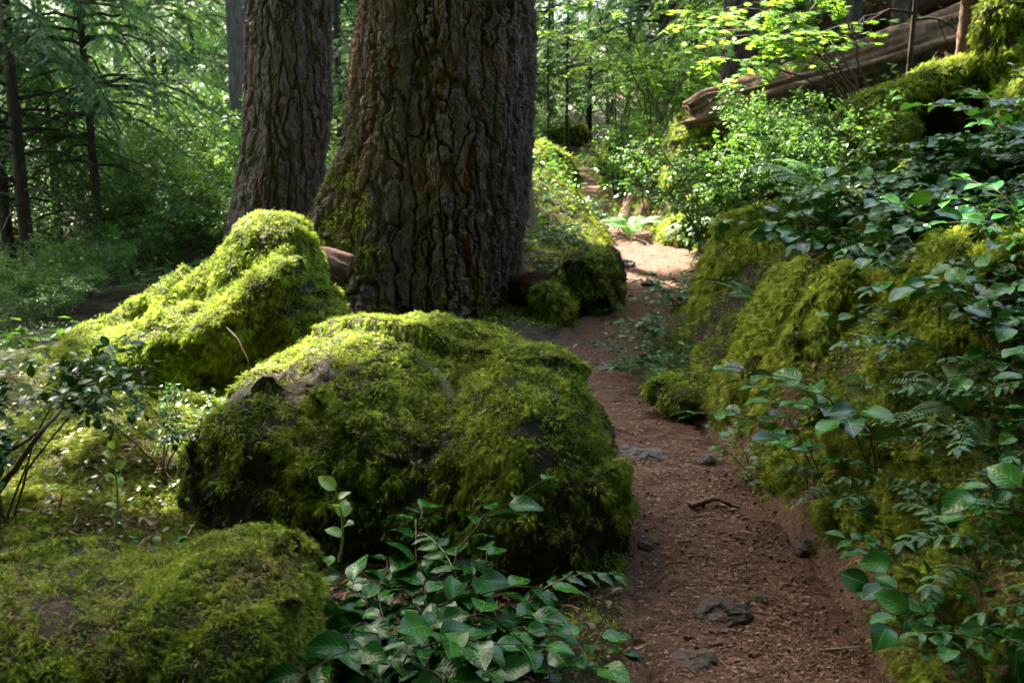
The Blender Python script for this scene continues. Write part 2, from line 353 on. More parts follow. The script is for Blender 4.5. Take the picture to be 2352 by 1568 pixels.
def moss_mesh(name, V, F, mask, count, size, m, tmpl=FR, lift=.45, hang=1.0, zcut=-9, seed=0, facing=True):
    """fronds over a surface; mask = growth per vertex (0..1)"""
    g = np.random.default_rng(seed + 100); V = np.asarray(V, float)
    F, A, N = tri_data(V, F); cen = V[F].mean(1); w = A * mask[F].mean(1)
    if facing:
        vd = norm(CAM - cen); w = w * np.where((N * vd).sum(1) > -.25, 1, .15)
    w = w * (cen[:, 2] > (H(cen[:, 0], cen[:, 1]) - .06 if zcut is None else zcut))
    w0 = w.sum() if not facing else (A * (np.where((N * vd).sum(1) > -.25, 1, .15)) * (cen[:, 2] > H(cen[:, 0], cen[:, 1]) - .06)).sum()
    w = w * (.22 + .78 * sstep(-.25, .2, vnoise(cen / (size * 2.4), seed + 7) + .5 * vnoise(cen / (size * 1.1), seed + 8)))
    if facing: count = max(200, int(count * min(1, 1.25 * w.sum() / max(w0, 1e-9))))
    idx = g.choice(len(F), count, p=(w + 1e-12) / (w + 1e-12).sum()); r1, r2 = np.sqrt(g.random(count)), g.random(count)
    f = F[idx]; O = (1 - r1)[:, None] * V[f[:, 0]] + (r1 * (1 - r2))[:, None] * V[f[:, 1]] + (r1 * r2)[:, None] * V[f[:, 2]]
    n = N[idx]; rd = g.normal(size=(count, 3)); rd = norm(rd - (rd * n).sum(1)[:, None] * n)
    dn = np.zeros((count, 3)); dn[:, 2] = -1; dn = dn - (dn * n).sum(1)[:, None] * n; st = np.linalg.norm(dn, axis=1, keepdims=True)
    lf = lift * (.3 + g.random((count, 1)) * 1.7)
    d = norm(rd * (1.05 - .45 * np.minimum(st * hang, 1)) + dn * 1.0 * hang * st + n * lf)
    zz = norm(n + .7 * g.normal(size=(count, 3)))
    s = size * (.55 + .9 * g.random(count)) * (1 + .25 * st[:, 0] * hang)
    # clumps: fronds grow longer on small cushions
    s = s * (1 + .55 * vnoise(O / .05, 77)); O = O + n * (size * .5 * np.maximum(0, vnoise(O / .07, 79)))[:, None]
    VV, FF = scatter(tmpl[0], tmpl[1], O - n * size * .12, frames(d, zz), s)
    tint = np.clip(.5 + .27 * g.normal(size=count) + .30 * vnoise(O / .035, 78) + .2 * vnoise(O / .15, 80), 0, 1)
    return make_mesh(name, VV, FF, m, True, None, {'tint': np.repeat(tint, len(tmpl[0]))})

_ico = {}
def ico(sub):
    if sub not in _ico:
        bm = bmesh.new(); bmesh.ops.create_icosphere(bm, subdivisions=sub, radius=1)
        _ico[sub] = (np.array([v.co[:] for v in bm.verts]), np.array([[v.index for v in f.verts] for f in bm.faces])); bm.free()
    return _ico[sub]
def lobe(u, v, d, ru, ry, rv, p=2.3, yaw=0.0, roll=0.0):
    return (W(u, v, d), np.array([ru * d / FPX, ry, rv * d / FPX]), p, yaw, roll)
def sdf(P, lobes, k):
    r = None
    for c, rad, p, yaw, roll in lobes:
        q = P - c
        if yaw: ca, sa = math.cos(yaw), math.sin(yaw); q = np.stack([q[:, 0] * ca + q[:, 1] * sa, -q[:, 0] * sa + q[:, 1] * ca, q[:, 2]], -1)
        if roll: ca, sa = math.cos(roll), math.sin(roll); q = np.stack([q[:, 0] * ca - q[:, 2] * sa, q[:, 1], q[:, 0] * sa + q[:, 2] * ca], -1)
        d = ((np.abs(q / rad) ** p).sum(1) ** (1 / p) - 1) * rad.min()
        if r is None: r = d
        else: h = np.clip(.5 + .5 * (d - r) / k, 0, 1); r = d * (1 - h) + r * h - k * h * (1 - h)
    return r
def star(center, lobes, k=.06, sub=6, amp=.05, freq=2.5, lump=.012, seed=0, cush=.03, cscale=.10, ang_=True):
    D, F = ico(sub); r = np.full(len(D), 3.2)
    for _ in range(90): r = np.maximum(r - .55 * sdf(center + D * r[:, None], lobes, k), .02)
    P = center + D * r[:, None]
    a2 = min(1.0, np.mean([l[1].mean() for l in lobes]) / .35); P = P + D * ((.09 * a2 * (worley(P / (.45 * a2) + seed, seed + 2)[2] - .5)) if ang_ else 0 * r)[:, None]
    f1 = worley(P / cscale + .3 * fbm(P * 7, 2, 3)[:, None], seed + 5)[0]
    P = P + D * (amp * fbm(P * freq, 4, seed)[:, None] + lump * fbm(P * 16, 3, seed + 9)[:, None] + cush * (.45 - f1)[:, None])
    return P, F
def vnormals(V, F):
    _, _, n = tri_data(V, F); N = np.zeros_like(V)
    for k in range(3): np.add.at(N, F[:, k], n)
    return norm(N)
def boulder(name, label, lobes, center=None, k=.06, sub=6, amp=.05, freq=2.5, lump=.012, seed=0, count=8000, size=.03, mm='moss', rm='rock',
            bare=.38, bfreq=3.0, bare_at=(), cat='boulder', group=None, hang=1.0, lift=.45, tmpl=FR, lowbare=0.0, zb=None, cush=.03, steep=0.5):
    if center is None: center = lobes[0][0]
    V, F = star(center, lobes, k, sub, amp, freq, lump, seed, cush); N = vnormals(V, F)
    n = fbm(V * bfreq, 3, seed + 31); mask = 1 - sstep(bare - .12, bare + .12, n)
    mask = np.maximum(mask, .25 * sstep(.1, -.1, fbm(V * 11, 2, seed + 4))) * (1 - .8 * sstep(-.65, -.97, N[:, 2]))
    V = V + vnormals(V, F) * (-.016 * (1 - mask) + (1 - mask) * (.022 * (worley(V / .06 + .5 * fbm(V * 9, 2, 4)[:, None], seed)[2] - .5) + .012 * fbm(V * 40, 3, 6)))[:, None]
    if steep: mask = mask * (1 - steep * sstep(.30, -.15, N[:, 2] + .22 * fbm(V * 7, 3, 14)))
    for (u, v, d, rp) in bare_at:
        dr_ = W(u, v, d) - CAM; L_ = np.linalg.norm(dr_); dr_ = dr_ / L_; q = V - CAM; al = q @ dr_; rr = rp * d / FPX
        pd = np.linalg.norm(q - al[:, None] * dr_, axis=1) / rr + .9 * fbm(V * 11, 4, 5) + 3 * ((N * -dr_).sum(1) < .05)
        mask = mask * sstep(.5, 1.2, pd)
    if lowbare: 
        zz = (V[:, 2] - V[:, 2].min()); zb_ = zb if zb is not None else 0
        mask = mask * np.clip(sstep(zb_ - .02, zb_ + lowbare, V[:, 2] + .12 * fbm(V * 5, 3, 8)) + .2, 0, 1)
    loc = np.array([center[0], center[1], float(H(center[:1], center[1:2])[0])])
    o = link(name, make_mesh(name, V - loc, F, M[rm], True, attrs={'moss': mask}), None, loc)
    tag(o, label, cat, group)
    me = moss_mesh('moss', V, F, mask, count, size, M[mm], tmpl, lift, hang, None, seed)
    me.transform(__import__('mathutils').Matrix.Translation([-float(q) for q in loc]))
    tag(link('moss', me, o), kind='stuff')
    return o, V, F

def duff(o, V, F, n, ln, seed, thr=.45):
    g = np.random.default_rng(seed); Fq, A, N = tri_data(V, F); cen = V[Fq].mean(1); w = A * sstep(thr, .85, N[:, 2]) * (.1 + sstep(.0, .35, fbm(cen * 4, 3, seed)))
    ix = g.choice(len(Fq), n, p=w / w.sum()); O = cen[ix] + N[ix] * .012 - np.array(o.location); y = g.normal(size=(n, 3)); y = y - (y * N[ix]).sum(1)[:, None] * N[ix] * .8
    T = np.array([(-.05, -.5, 0), (.05, -.5, 0), (.05, 0, .08), (.03, .5, 0), (-.03, .5, 0), (-.05, 0, .08)]); TF_ = np.array([(0, 1, 2, 5), (5, 2, 3, 4)])
    Vq, Fq = scatter(T, TF_, O, frames(y, N[ix]), ln * (.5 + .9 * g.random(n))); tag(link('fallen_needles', make_mesh('fallen_needles', Vq, Fq, M['litter'], False), o), kind='stuff')
def on_surf(V, u, v, lift=.0):
    d_ = W(u, v, 1.0) - CAM; d_ /= np.linalg.norm(d_); q = V - CAM; al = q @ d_; pd = np.linalg.norm(q - al[:, None] * d_, axis=1); k = np.nonzero(pd < .03)[0]; k = k[np.argmin(al[k])] if len(k) else np.argmin(pd); return CAM + d_ * (al[k] - lift)
# big centre boulder
BO, BV, BF = boulder('mossy_boulder', 'large round-topped boulder with shaggy green moss beside the trail, bare dark front', [
    lobe(935, 1180, 4.05, 458, .60, 310, 2.6), lobe(890, 968, 4.15, 360, .50, 218, 2.0), lobe(1050, 908, 4.2, 160, .40, 126, 2.1),
    lobe(1215, 1080, 3.85, 182, .5, 260, 2.4), lobe(1250, 1210, 3.75, 155, .4, 220, 2.6), lobe(580, 1100, 3.9, 104, .3, 215, 2.4)], sub=7, k=.15, amp=.05, freq=2.6, lump=.014, seed=3, count=190000, size=.019,
    bare=.30, bare_at=[(690, 895, 3.72, 42), (745, 860, 3.72, 36), (1215, 985, 3.5, 36), (1250, 1050, 3.45, 34), (1290, 1130, 3.45, 30), (1380, 1240, 3.4, 35), (960, 1130, 3.5, 40), (560, 1150, 3.6, 30)], lowbare=.36, zb=.10, hang=1.1, steep=.88)
duff(BO, BV, BF, 1700, .020, 301)
# sunlit ridged rock on the left
LO, LV, LF = boulder('mossy_boulder', 'tall ridged boulder with bright yellow-green moss, left of the largest trunk', [
    lobe(620, 700, 6.2, 120, .5, 190, 2.4), lobe(370, 740, 6.2, 300, .3, 62, 2.2, 0, -.60), lobe(480, 800, 5.72, 290, .22, 62, 2.2, 0, -.74), lobe(300, 850, 6.0, 160, .4, 105, 2.3), lobe(500, 820, 6.0, 240, .42, 150, 2.2, 0, -.3),
    lobe(720, 770, 5.9, 90, .4, 105, 2.2), lobe(450, 880, 6.1, 250, .5, 120, 2.4), lobe(605, 615, 6.2, 95, .35, 88, 2.3), lobe(650, 640, 6.0, 80, .3, 120, 2.3)],
    center=W(520, 850, 6.1), sub=7, k=.05, amp=.05, freq=3.2, lump=.022, seed=8, count=130000, size=.024, mm='moss_bright', bare=.75,
    bare_at=[(690, 655, 5.8, 32), (665, 700, 5.7, 24), (600, 560, 6, 18)], lowbare=.1, zb=.0)
duff(LO, LV, LF, 900, .03, 302)
# foreground moss covered log
FO, FV, FF_ = boulder('mossy_log', 'low moss-covered log with brown needle litter in the lower left corner', [
    lobe(250, 1558, 2.35, 440, .36, 258, 3.2, 0, -.03), lobe(575, 1505, 2.4, 150, .3, 262, 3.0)],
    center=W(360, 1480, 2.4), sub=7, k=.12, amp=.03, freq=3.5, lump=.010, seed=15, count=150000, size=.0145, rm='rock_log', bare=.5, bfreq=4,
    bare_at=[(130, 1400, 2.12, 60), (230, 1340, 2.2, 30)], cat='log', hang=.9, lowbare=.2, zb=.12, steep=.85)
duff(FO, FV, FF_, 2200, .014, 303, .3)
# right bank boulders
boulder('mossy_boulder', 'upright boulder with hanging moss right of the trail bend, next to a fern', [
    lobe(1740, 700, 6.4, 145, .4, 200, 2.6), lobe(1850, 620, 6.25, 165, .5, 140, 2.4), lobe(1640, 740, 6.45, 60, .3, 120, 2.3)], sub=6, amp=.05, seed=22, count=60000, size=.028,
    mm='moss_hang', bare=.5, hang=1.2, lowbare=.08, zb=0.0)
boulder('mossy_boulder', 'broad boulder draped in long yellowish moss folds on the right bank', [
    lobe(1990, 770, 4.95, 165, .40, 155, 2.4), lobe(1750, 790, 4.9, 44, .24, 220, 2.4, 0, .48), lobe(1850, 825, 4.55, 56, .22, 215, 2.4, 0, .42), lobe(1960, 860, 4.4, 60, .2, 150, 2.4, 0, .3), lobe(2060, 700, 4.7, 120, .4, 100, 2.3)],
    center=W(1880, 790, 4.85), sub=7, k=.03, amp=.03, lump=.02, seed=26, count=120000, size=.024, mm='moss_hang', bare=.55, hang=1.35, lift=.35, steep=.35)
boulder('mossy_boulder', 'steep mossy boulder at the right edge under glossy shrubs', [
    lobe(2290, 690, 3.8, 150, .4, 150, 2.4), lobe(2200, 780, 3.7, 120, .3, 140, 2.4)], sub=6, amp=.06, seed=29, count=50000, size=.024, mm='moss_olive', bare=.5, hang=1.2)
boulder('mossy_boulder', 'small moss cushion boulder among salal leaves above the draped boulder', [
    lobe(2010, 560, 5.3, 70, .25, 60, 2.3)], sub=5, amp=.03, seed=30, count=9000, size=.03, mm='moss', bare=.6)
# boulders by the trail behind the big trunk
boulder('mossy_boulder', 'narrow wedge boulder with flat mossy trail side, left of the trail bend', [
    lobe(1365, 680, 8.3, 52, .4, 105, 4.5, -.35), lobe(1330, 710, 8.2, 60, .3, 70, 3)], sub=6, amp=.06, seed=33, count=9000, size=.024, mm='moss_olive', bare=.2, hang=1.0, steep=.93)
boulder('mossy_boulder', 'small hanging-moss rock beside the cut log end', [lobe(1265, 720, 7.8, 45, .2, 55, 2.2)], sub=5, amp=.14, freq=3.2, seed=34, count=4000, size=.04, mm='moss_hang', bare=.6, hang=1.3)
boulder('mossy_boulder', 'sloping sunlit boulder with golden moss right behind the big trunk', [
    lobe(1240, 420, 14.0, 95, .6, 75, 2.3, 0, .5), lobe(1200, 400, 14.2, 70, .5, 65, 2.3)], sub=6, amp=.14, freq=3.2, seed=36, count=9000, size=.06, mm='moss_bright', bare=.55, tmpl=FR_S)
boulder('mossy_boulder', 'round mossy boulder beside the far end of the trail', [lobe(1312, 312, 27, 32, .6, 24, 2.2)], sub=5, amp=.14, freq=3.2, seed=37, count=2500, size=.09, mm='moss', bare=.6, tmpl=FR_S)
boulder('mossy_boulder', 'knobbly two-lump mossy boulder left of the round far one', [lobe(1256, 300, 27, 17, .4, 20, 2.2), lobe(1262, 322, 27, 19, .4, 20, 2.2)], center=W(1260, 312, 27), sub=5, amp=.14, freq=3.2, seed=38, count=2000, size=.09, mm='moss', bare=.6, tmpl=FR_S)
boulder('mossy_boulder', 'dark slanted boulder with thin moss right of the far trail', [lobe(1465, 395, 15, 72, .5, 50, 2.5, 0, -.35)], sub=6, amp=.14, freq=3.2, seed=39, count=5000, size=.06, mm='moss_olive', bare=.4, tmpl=FR_S)
boulder('mossy_boulder', 'leaning sunlit mossy boulder above the bright trail patch', [lobe(1590, 505, 11.5, 85, .4, 36, 2.3, 0, -.7)], sub=6, amp=.14, freq=3.2, seed=40, count=6000, size=.055, mm='moss_bright', bare=.55, tmpl=FR_S)
boulder('mossy_boulder', 'mossy boulder propping up the lower end of the fallen log', [
    lobe(1590, 340, 12.2, 60, .4, 75, 2.3, 0, -.3), lobe(1550, 400, 12.2, 30, .35, 60, 2.2)], sub=6, amp=.1, freq=4, seed=41, count=9000, size=.045, mm='moss_olive', bare=.3, steep=.85, tmpl=FR_S)
boulder('mossy_boulder', 'low mossy foot rock at the base of the draped boulder', [lobe(1590, 905, 5.3, 95, .25, 40, 2.3), lobe(1650, 850, 5.6, 55, .2, 60, 2.4)], center=W(1610, 905, 5.35), sub=6, amp=.05, seed=42, count=16000, size=.022, mm='moss', bare=.5)

for k, (u, v, rr, lb, mm_) in enumerate([(1840, 1075, 70, 'mossy lump of rock above the bramble on the right bank', 'moss'), (2040, 1010, 85, 'rounded mossy rock between oregon grape plants on the right bank', 'moss_olive'), (2020, 1190, 75, 'moss-covered rock shelf over the eroded trail bank', 'moss'), (2200, 1180, 85, 'mossy rock half hidden by leaves near the right edge', 'moss_olive'), (2220, 1370, 80, 'lowest mossy rock of the right bank, above the trail', 'moss'), (2120, 880, 80, 'mossy rock below the steep boulder at the right edge', 'moss_olive')]):
    p_ = hitg(u, v); d_ = float((p_ - CAM) @ FW) + .06
    boulder('mossy_rock', lb, [lobe(u + 25, v, d_ + .06, rr * 1.25, .22, rr * .7, 3.0, .4 * k, -.35), lobe(u + rr * .7, v + rr * .35, d_ + .05, rr * .8, .2, rr * .6, 2.6)], sub=6, amp=.09, freq=4, seed=60 + k, count=20000, size=.021, mm=mm_, bare=.5, steep=.35)
# moss over open ground
def ground_moss(name, label_mask, count, size, m, seed, tmpl=FR, hang=.9):
    mask = label_mask(GV[:, 0], GV[:, 1]); me = moss_mesh(name, GV, GF, mask, count, size, m, tmpl, .5, hang, -9, seed, False)
    return tag(link(name, me), kind='stuff')
def dist2(x, y): return np.maximum((x * x + y * y + .8), 1)
def mk_right(x, y):
    s = x - xp(y) - wp(y); n = fbm(np.stack([x, y, 0 * x], -1) * 1.7, 3, 51)
    return sstep(-.02, .12, s + .10 * n) * (s < 3) * (y > 1.3) * (y < 8) * (1 - .5 * sstep(.35, .55, n)) * 12 / dist2(x, y)
ground_moss('moss_carpet', mk_right, 230000, .022, M['moss'], 52, hang=1.0)
def mk_left(x, y):
    l = xp(y) - wp(y) - x; n = fbm(np.stack([x, y, 0 * x], -1) * 1.5, 3, 53)
    return (l > 1.0) * (x < -.65) * (x > -3.4) * (y > 2.0) * (y < 6.8) * (1 - .8 * sstep(.45, .6, n)) * np.where((x > -2.6) & (y < 5.6) & (y > 2.8), 2.2, .6) * 12 / dist2(x, y)
ground_moss('moss_carpet', mk_left, 150000, .027, M['moss_olive'], 54)
def mk_mid(x, y):
    l = xp(y) - wp(y) - x; n = fbm(np.stack([x, y, 0 * x], -1) * 2.2, 3, 55)
    return (l > .05) * (x > -.4) * (y > 7.2) * (y < 16) * (1 - .75 * sstep(.2, .4, n))
ground_moss('moss_carpet', mk_mid, 30000, .035, M['moss_olive'], 56, FR_S)
def mk_far(x, y):
    s = x - xp(y) - wp(y); n = fbm(np.stack([x, y, 0 * x], -1) * 1.2, 3, 57)
    return (s > -.02) * (s < 6) * (y > 7.5) * (y < 20) * (1 - .9 * sstep(0, .3, n))
ground_moss('moss_carpet', mk_far, 42000, .06, M['moss'], 58, FR_S)

def mk_front(x, y):
    l = xp(y) - wp(y) - x; n = fbm(np.stack([x, y, 0 * x], -1) * 3.2, 3, 59)
    return (l > .04) * (x > -1.6) * (y > 1.8) * (y < 3.7) * sstep(-.05, .25, n)
ground_moss('moss_carpet', mk_front, 16000, .018, M['moss'], 60)
# ------------------------------------------------------------------ trunks
def bark_disp(P, amp, cw=.11, ch=.36, seed=0):
    q = P + .035 * np.stack([vnoise(P * 6, 61 + seed), vnoise(P * 6, 62 + seed), 2 * vnoise(P * 6, 63 + seed)], -1) + .012 * np.stack([vnoise(P * 25, 51), vnoise(P * 25, 52), vnoise(P * 25, 53)], -1)
    f1, f2, cid = worley(q / np.array([cw, cw, ch]), 64 + seed)
    pl = sstep(.0, .15, f2 - f1)
    q2 = P + .012 * np.stack([vnoise(P * 20, 71), vnoise(P * 20, 72), 2 * vnoise(P * 20, 73)], -1)
    g1, g2, gid = worley(q2 / np.array([cw, cw, cw * 2.0]) * 2.4, 66 + seed)
    fine = sstep(0, .12, g2 - g1)
    return amp * (pl * .62 + cid * .38 * pl - .5) + amp * .20 * (fine * (.35 + .9 * gid) - .4) + amp * .34 * fbm(P * np.array([26, 26, 14.]), 5, 67 + seed, .58) + amp * .10 * (worley(q2 / np.array([.035, .035, .022]), 68 + seed)[2] - .5) + amp * .07 * vnoise(P * 85, 70) + amp * .45 * fbm(P * np.array([4, 4, 1.6]), 2, 69 + seed)
def trunk_surf(cx, cy, z, R, flare, nth, amp, cw, ch, seed):
    """cx, cy, R functions of z; flare(th, z) extra radius"""
    th = np.linspace(0, 2 * math.pi, nth, endpoint=False); TH, ZT = np.meshgrid(th, z)
    r = R(ZT) + flare(TH, ZT); P = np.stack([cx(ZT) + r * np.cos(TH), cy(ZT) + r * np.sin(TH), ZT], -1).reshape(-1, 3)
    D = np.stack([np.cos(TH), np.sin(TH), 0 * TH], -1).reshape(-1, 3)
    P = P + D * bark_disp(P, amp, cw, ch, seed)[:, None]
    n, k = len(z), nth; i = np.arange(n - 1)[:, None] * k; j = np.arange(k)[None]; j2 = (j + 1) % k
    return P, np.stack([i + j, i + j2, i + k + j2, i + k + j], -1).reshape(-1, 4), D
def ang(th, c): return np.abs((th - c + math.pi) % (2 * math.pi) - math.pi)
def crown_mesh(name, z0, z1, rad, n, m, seed, cx=0, cy=0, size=.5):
    """boughs of a tall conifer crown: whorled drooping boughs of long sprays"""
    g = np.random.default_rng(seed); O, Y = [], []
    for b in range(n):
        h = z0 + (z1 - z0) * g.random(); a = g.random() * 6.283; L = rad * (1 - .75 * (h - z0) / (z1 - z0)) * (.6 + .5 * g.random())
        t = np.linspace(.25, 1, int(10 + L * 8)); 
        p = np.stack([cx + np.cos(a) * t * L, cy + np.sin(a) * t * L, h - .25 * L * t * t], -1) + g.normal(size=(len(t), 3)) * np.array([.25, .25, .08])
        d = np.stack([np.cos(a + g.normal(size=len(t)) * .9), np.sin(a + g.normal(size=len(t)) * .9), -.4 + .3 * g.normal(size=len(t))], -1)
        O.append(p); Y.append(d)
    O = np.concatenate(O); Y = np.concatenate(Y); Z = norm(np.array([0, 0, 1]) + .3 * g.normal(size=O.shape))
    V, F = scatter(FR[0], FR[1], O, frames(Y, Z), size * (.6 + .8 * g.random(len(O))))
    return make_mesh(name, V, F, m)

FLL = lambda z: np.interp(z, [-.6, 0, .33, .84, 1.5, 2.42], [.85, .62, .47, .33, .11, 0])
def fl_main(th, z):
    f = FLL(z) * np.exp(-(ang(th, math.pi * 1.04) / .62) ** 2)
    e = np.exp(-np.maximum(z, 0) / .38)
    f += 1.35 * e * (.22 * np.exp(-(ang(th, 4.15) / .33) ** 2) + .12 * np.exp(-(ang(th, 5.1) / .3) ** 2) + .12 * np.exp(-(ang(th, 2.2) / .35) ** 2) + .03 * np.exp(-(ang(th, 6.0) / .4) ** 2))
    return f + .02 * np.sin(th * 5 + 1) + .015 * np.sin(9 * th + .5 + z)
zmain = np.concatenate([np.arange(-.35, 3.0, .0075), np.linspace(3.05, 26, 60)])
cxm = lambda z: np.interp(z, [0, .33, .84, 1.5, 2.42, 6, 26], [-.70, -.67, -.60, -.53, -.50, -.47, -.5])
P, F, D = trunk_surf(cxm, lambda z: 7.95 + 0 * z, zmain, lambda z: np.interp(z, [0, 1.5, 3, 26], [.66, .655, .66, .22]), fl_main, 1000, .066, .105, .95, 0)
mk = sstep(.06, .24, fbm(P * np.array([8, 8, 5.]), 4, 81) + .22 * sstep(-.9, -1.2, P[:, 0])) * sstep(1.25, .15, P[:, 2] - .9 * np.exp(-((P[:, 0] + 1.35) / .28) ** 2)) * sstep(-.1, -.6, P[:, 0] - .25)
scar_ = np.zeros(len(P))
for u0, v0, u1, v1, wd in [(1078, 345, 1068, 440, .035), (1074, 530, 1068, 640, .03), (1012, 215, 975, 285, .035), (1040, 120, 1046, 160, .02), (905, 120, 900, 180, .02), (1112, 250, 1118, 330, .015)]:
    A_, B_ = W(u0, v0, 7.25), W(u1, v1, 7.25); ab = (B_ - A_)[[0, 2]]; q = P[:, [0, 2]] - A_[[0, 2]]; t_ = np.clip(q @ ab / (ab @ ab), 0, 1); dd = np.linalg.norm(q - t_[:, None] * ab, axis=1) + .03 * fbm(P * np.array([20, 20, 12.]), 4, 88)
    scar_ = np.maximum(scar_, sstep(wd, wd * .4, dd) * (P[:, 1] < 7.9))
P = P - D * (.018 * scar_)[:, None]
loc = np.array([-.70, 7.95, 0.0])
t0 = empty('fir_tree', loc); tag(t0, 'largest trunk, thick furrowed dark bark with moss on its left root', 'tree')
trk = link('trunk', make_mesh('trunk', P - loc, F, M['bark'], False, attrs={'moss': mk * .8, 'scar': scar_}), t0)
mm_ = moss_mesh('moss', P, F, mk * (P[:, 2] < 2), 420000, .026, M['moss'], FR, .4, 1.0, -.2, 83); mm_.transform(__import__('mathutils').Matrix.Translation([-float(q) for q in loc]))
tag(link('moss', mm_, trk), kind='stuff')
def big_tree(label, cx, cy, zb, R, flr, nth, dz, ztop, amp, seed, matn='bark', H_=24, crown=True, cw=.11, ch=.36, name='fir_tree', mossy=0.0):
    z = np.concatenate([np.arange(zb - .3, ztop, dz), np.linspace(ztop + .1, H_, 24)])
    P, F, D = trunk_surf(cx, lambda q: cy + 0 * q, z, lambda q: R * np.interp(q, [0, 4, H_], [1, .96, .3]),
                         lambda th, q: flr * np.exp(-np.maximum(q - zb, 0) / .45) * (.6 + .4 * np.sin(th * 4 + seed)) + .03 * R * np.sin(5 * th + seed), nth, amp, cw, ch, seed)
    loc = np.array([float(cx(np.array([zb]))[0]), cy, zb])
    o = empty(name, loc); tag(o, label, 'tree')
    mk = sstep(.15, .35, fbm(P * 4, 3, seed)) * sstep(zb + 1.0, zb + .2, P[:, 2]) * mossy
    link('trunk', make_mesh('trunk', P - loc, F, M[matn], nth < 400, attrs={'moss': mk}), o)
    if crown:
        me = crown_mesh('crown', H_ * .5, H_, 3.4, 50, M['hemlock'], seed + 3); link('crown', me, o).location = (0, 0, -zb)
    return o
big_tree('second-thickest trunk, dark furrowed bark with a bluish grey left side', lambda z: np.interp(z, [-.5, 0, .7, 1.5, 2.63, 8], [-2.42, -2.36, -2.23, -2.07, -2.0, -1.9]), 9.4, -.2, .385, .2, 520, .008, 3.1, .045, 41, cw=.10, ch=.85, mossy=.6, crown=False)
big_tree('dark trunk squeezed close behind the right side of the largest trunk', lambda z: np.interp(z, [0, .9, 2.5, 8], [-.16, -.18, -.2, -.2]), 9.9, .15, .36, .25, 260, .02, 3.4, .03, 43, mossy=1.0, crown=False)
def at_u(u, d): return (u - 1176) / FPX * d
big_tree('slim pale grey trunk directly behind the second-thickest trunk', lambda z: at_u(553, 16) + .012 * z, 16.3, -.9, .16, .05, 120, .03, 5, .012, 45, 'bark_grey', 20, crown=False)

# ------------------------------------------------------------------ hemlock trees
SPR = frond(5, .36, .05, .12, .95)
def hemlock(name, Ht, clear, rad, nb, seed, r0=.07, dens=1.0, light=False, dead=10, z_dead=.6, sz=.12, gap=None):
    g = np.random.default_rng(seed)
    zz = np.linspace(0, Ht, 14); tp = np.stack([.05 * np.sin(zz * .9 + seed) * zz / Ht, .05 * np.cos(zz * .7) * zz / Ht, zz], -1)
    gt = Geo(); gt.add(*tube(tp, r0 * (1 - .88 * zz / Ht), 9))
    gb = Geo(); O, Y, S = [], [], []
    for b in range(nb + dead):
        live = b < nb
        f = g.random() ** .8 if live else 0
        h = clear + (Ht * .97 - clear) * f if live else z_dead + (clear + .8 - z_dead) * g.random()
        a = g.random() * 6.283
        if gap is not None and live and h < 3.3 and abs((a - gap + math.pi) % 6.283 - math.pi) < .8: a += 1.7 * (1 if g.random() < .5 else -1)
        L = rad * (1 - .86 * f) * (.7 + .5 * g.random()) if live else rad * (.35 + .4 * g.random())
        base = np.array([np.interp(h, zz, tp[:, 0]), np.interp(h, zz, tp[:, 1]), h]); dr = np.array([math.cos(a), math.sin(a), 0])
        up = .25 + .2 * g.random(); drop = (.30 + .30 * g.random()) * L
        p1 = base + dr * L * .5 + np.array([0, 0, up * L * .45]); p2 = base + dr * L + np.array([0, 0, -drop])
        n = max(6, int(L / .10)); B = bez(base, p1, p2, n); B[1:-1] += g.normal(size=(n - 2, 3)) * .012
        gb.add(*tube(B, np.linspace(.012 + .007 * L, .003, n), 5))
        if not live:
            for _ in range(4):
                k = g.integers(n // 3, n - 1); e = B[k] + (dr * .5 + g.normal(size=3) * .6) * L * .3; gb.add(*tube(bez(B[k], (B[k] + e) / 2, e + [0, 0, -.05], 5), np.linspace(.006, .002, 5), 4))
            continue
        T = norm(np.gradient(B, axis=0)); side = np.array([-dr[1], dr[0], 0])
        m2 = int(L / .06 * dens)
        for k in range(m2):
            t = .18 + .82 * (k + g.random()) / m2; q = t * (n - 1); k0 = min(int(q), n - 2); p = B[k0] + (B[k0 + 1] - B[k0]) * (q - k0)
            sg = 1 if k % 2 else -1; l2 = (.12 + .30 * L * (1 - t) * .8) * (.6 + .6 * g.random()) + .05
            d2 = norm(T[k0] * .75 + side * sg * .8 + g.normal(size=3) * .18 + np.array([0, 0, -.12]))
            m3 = max(2, int(l2 / .045))
            tt = (np.arange(m3) + .5) / m3
            pp = p + d2 * (tt * l2)[:, None] + np.array([0, 0, -1.0]) * (tt ** 2 * l2 * (.35 + .3 * g.random()))[:, None]
            s3 = np.where(np.arange(m3) % 2, 1, -1)[:, None]; nrm2 = np.cross(d2, [0, 0, 1])
            dd = norm(d2 + s3 * nrm2 * .75 + g.normal(size=(m3, 3)) * .2 + np.array([0, 0, -.45]))
            O.append(pp); Y.append(dd); S.append(sz * (.65 + .6 * g.random(m3)) * (1.05 - .5 * tt))
    O = np.concatenate(O); Y = np.concatenate(Y); S = np.concatenate(S); Z = norm(np.array([0, 0, 1]) + .35 * g.normal(size=O.shape))
    V, F = scatter(SPR[0], SPR[1], O, frames(Y, Z), S)
    lm = M['hemlock_light'] if light else M['hemlock']
    gt.add(np.concatenate(gb.V), [np.concatenate(v) for v in gb.F.values()])
    return [('trunk', gt.mesh(name + '_trunk', M['bark_thin'])), ('crown', make_mesh(name + '_crown', V, F, lm))]
def place(proto, name, loc, label, cat, group=None, rot=0.0, sc=1.0, tilt=(0, 0)):
    o = empty(name, loc); o.rotation_euler = (tilt[0], tilt[1], rot); o.scale = (sc, sc, sc)
    for n, me in proto: link(n, me, o)
    return tag(o, label, cat, group)
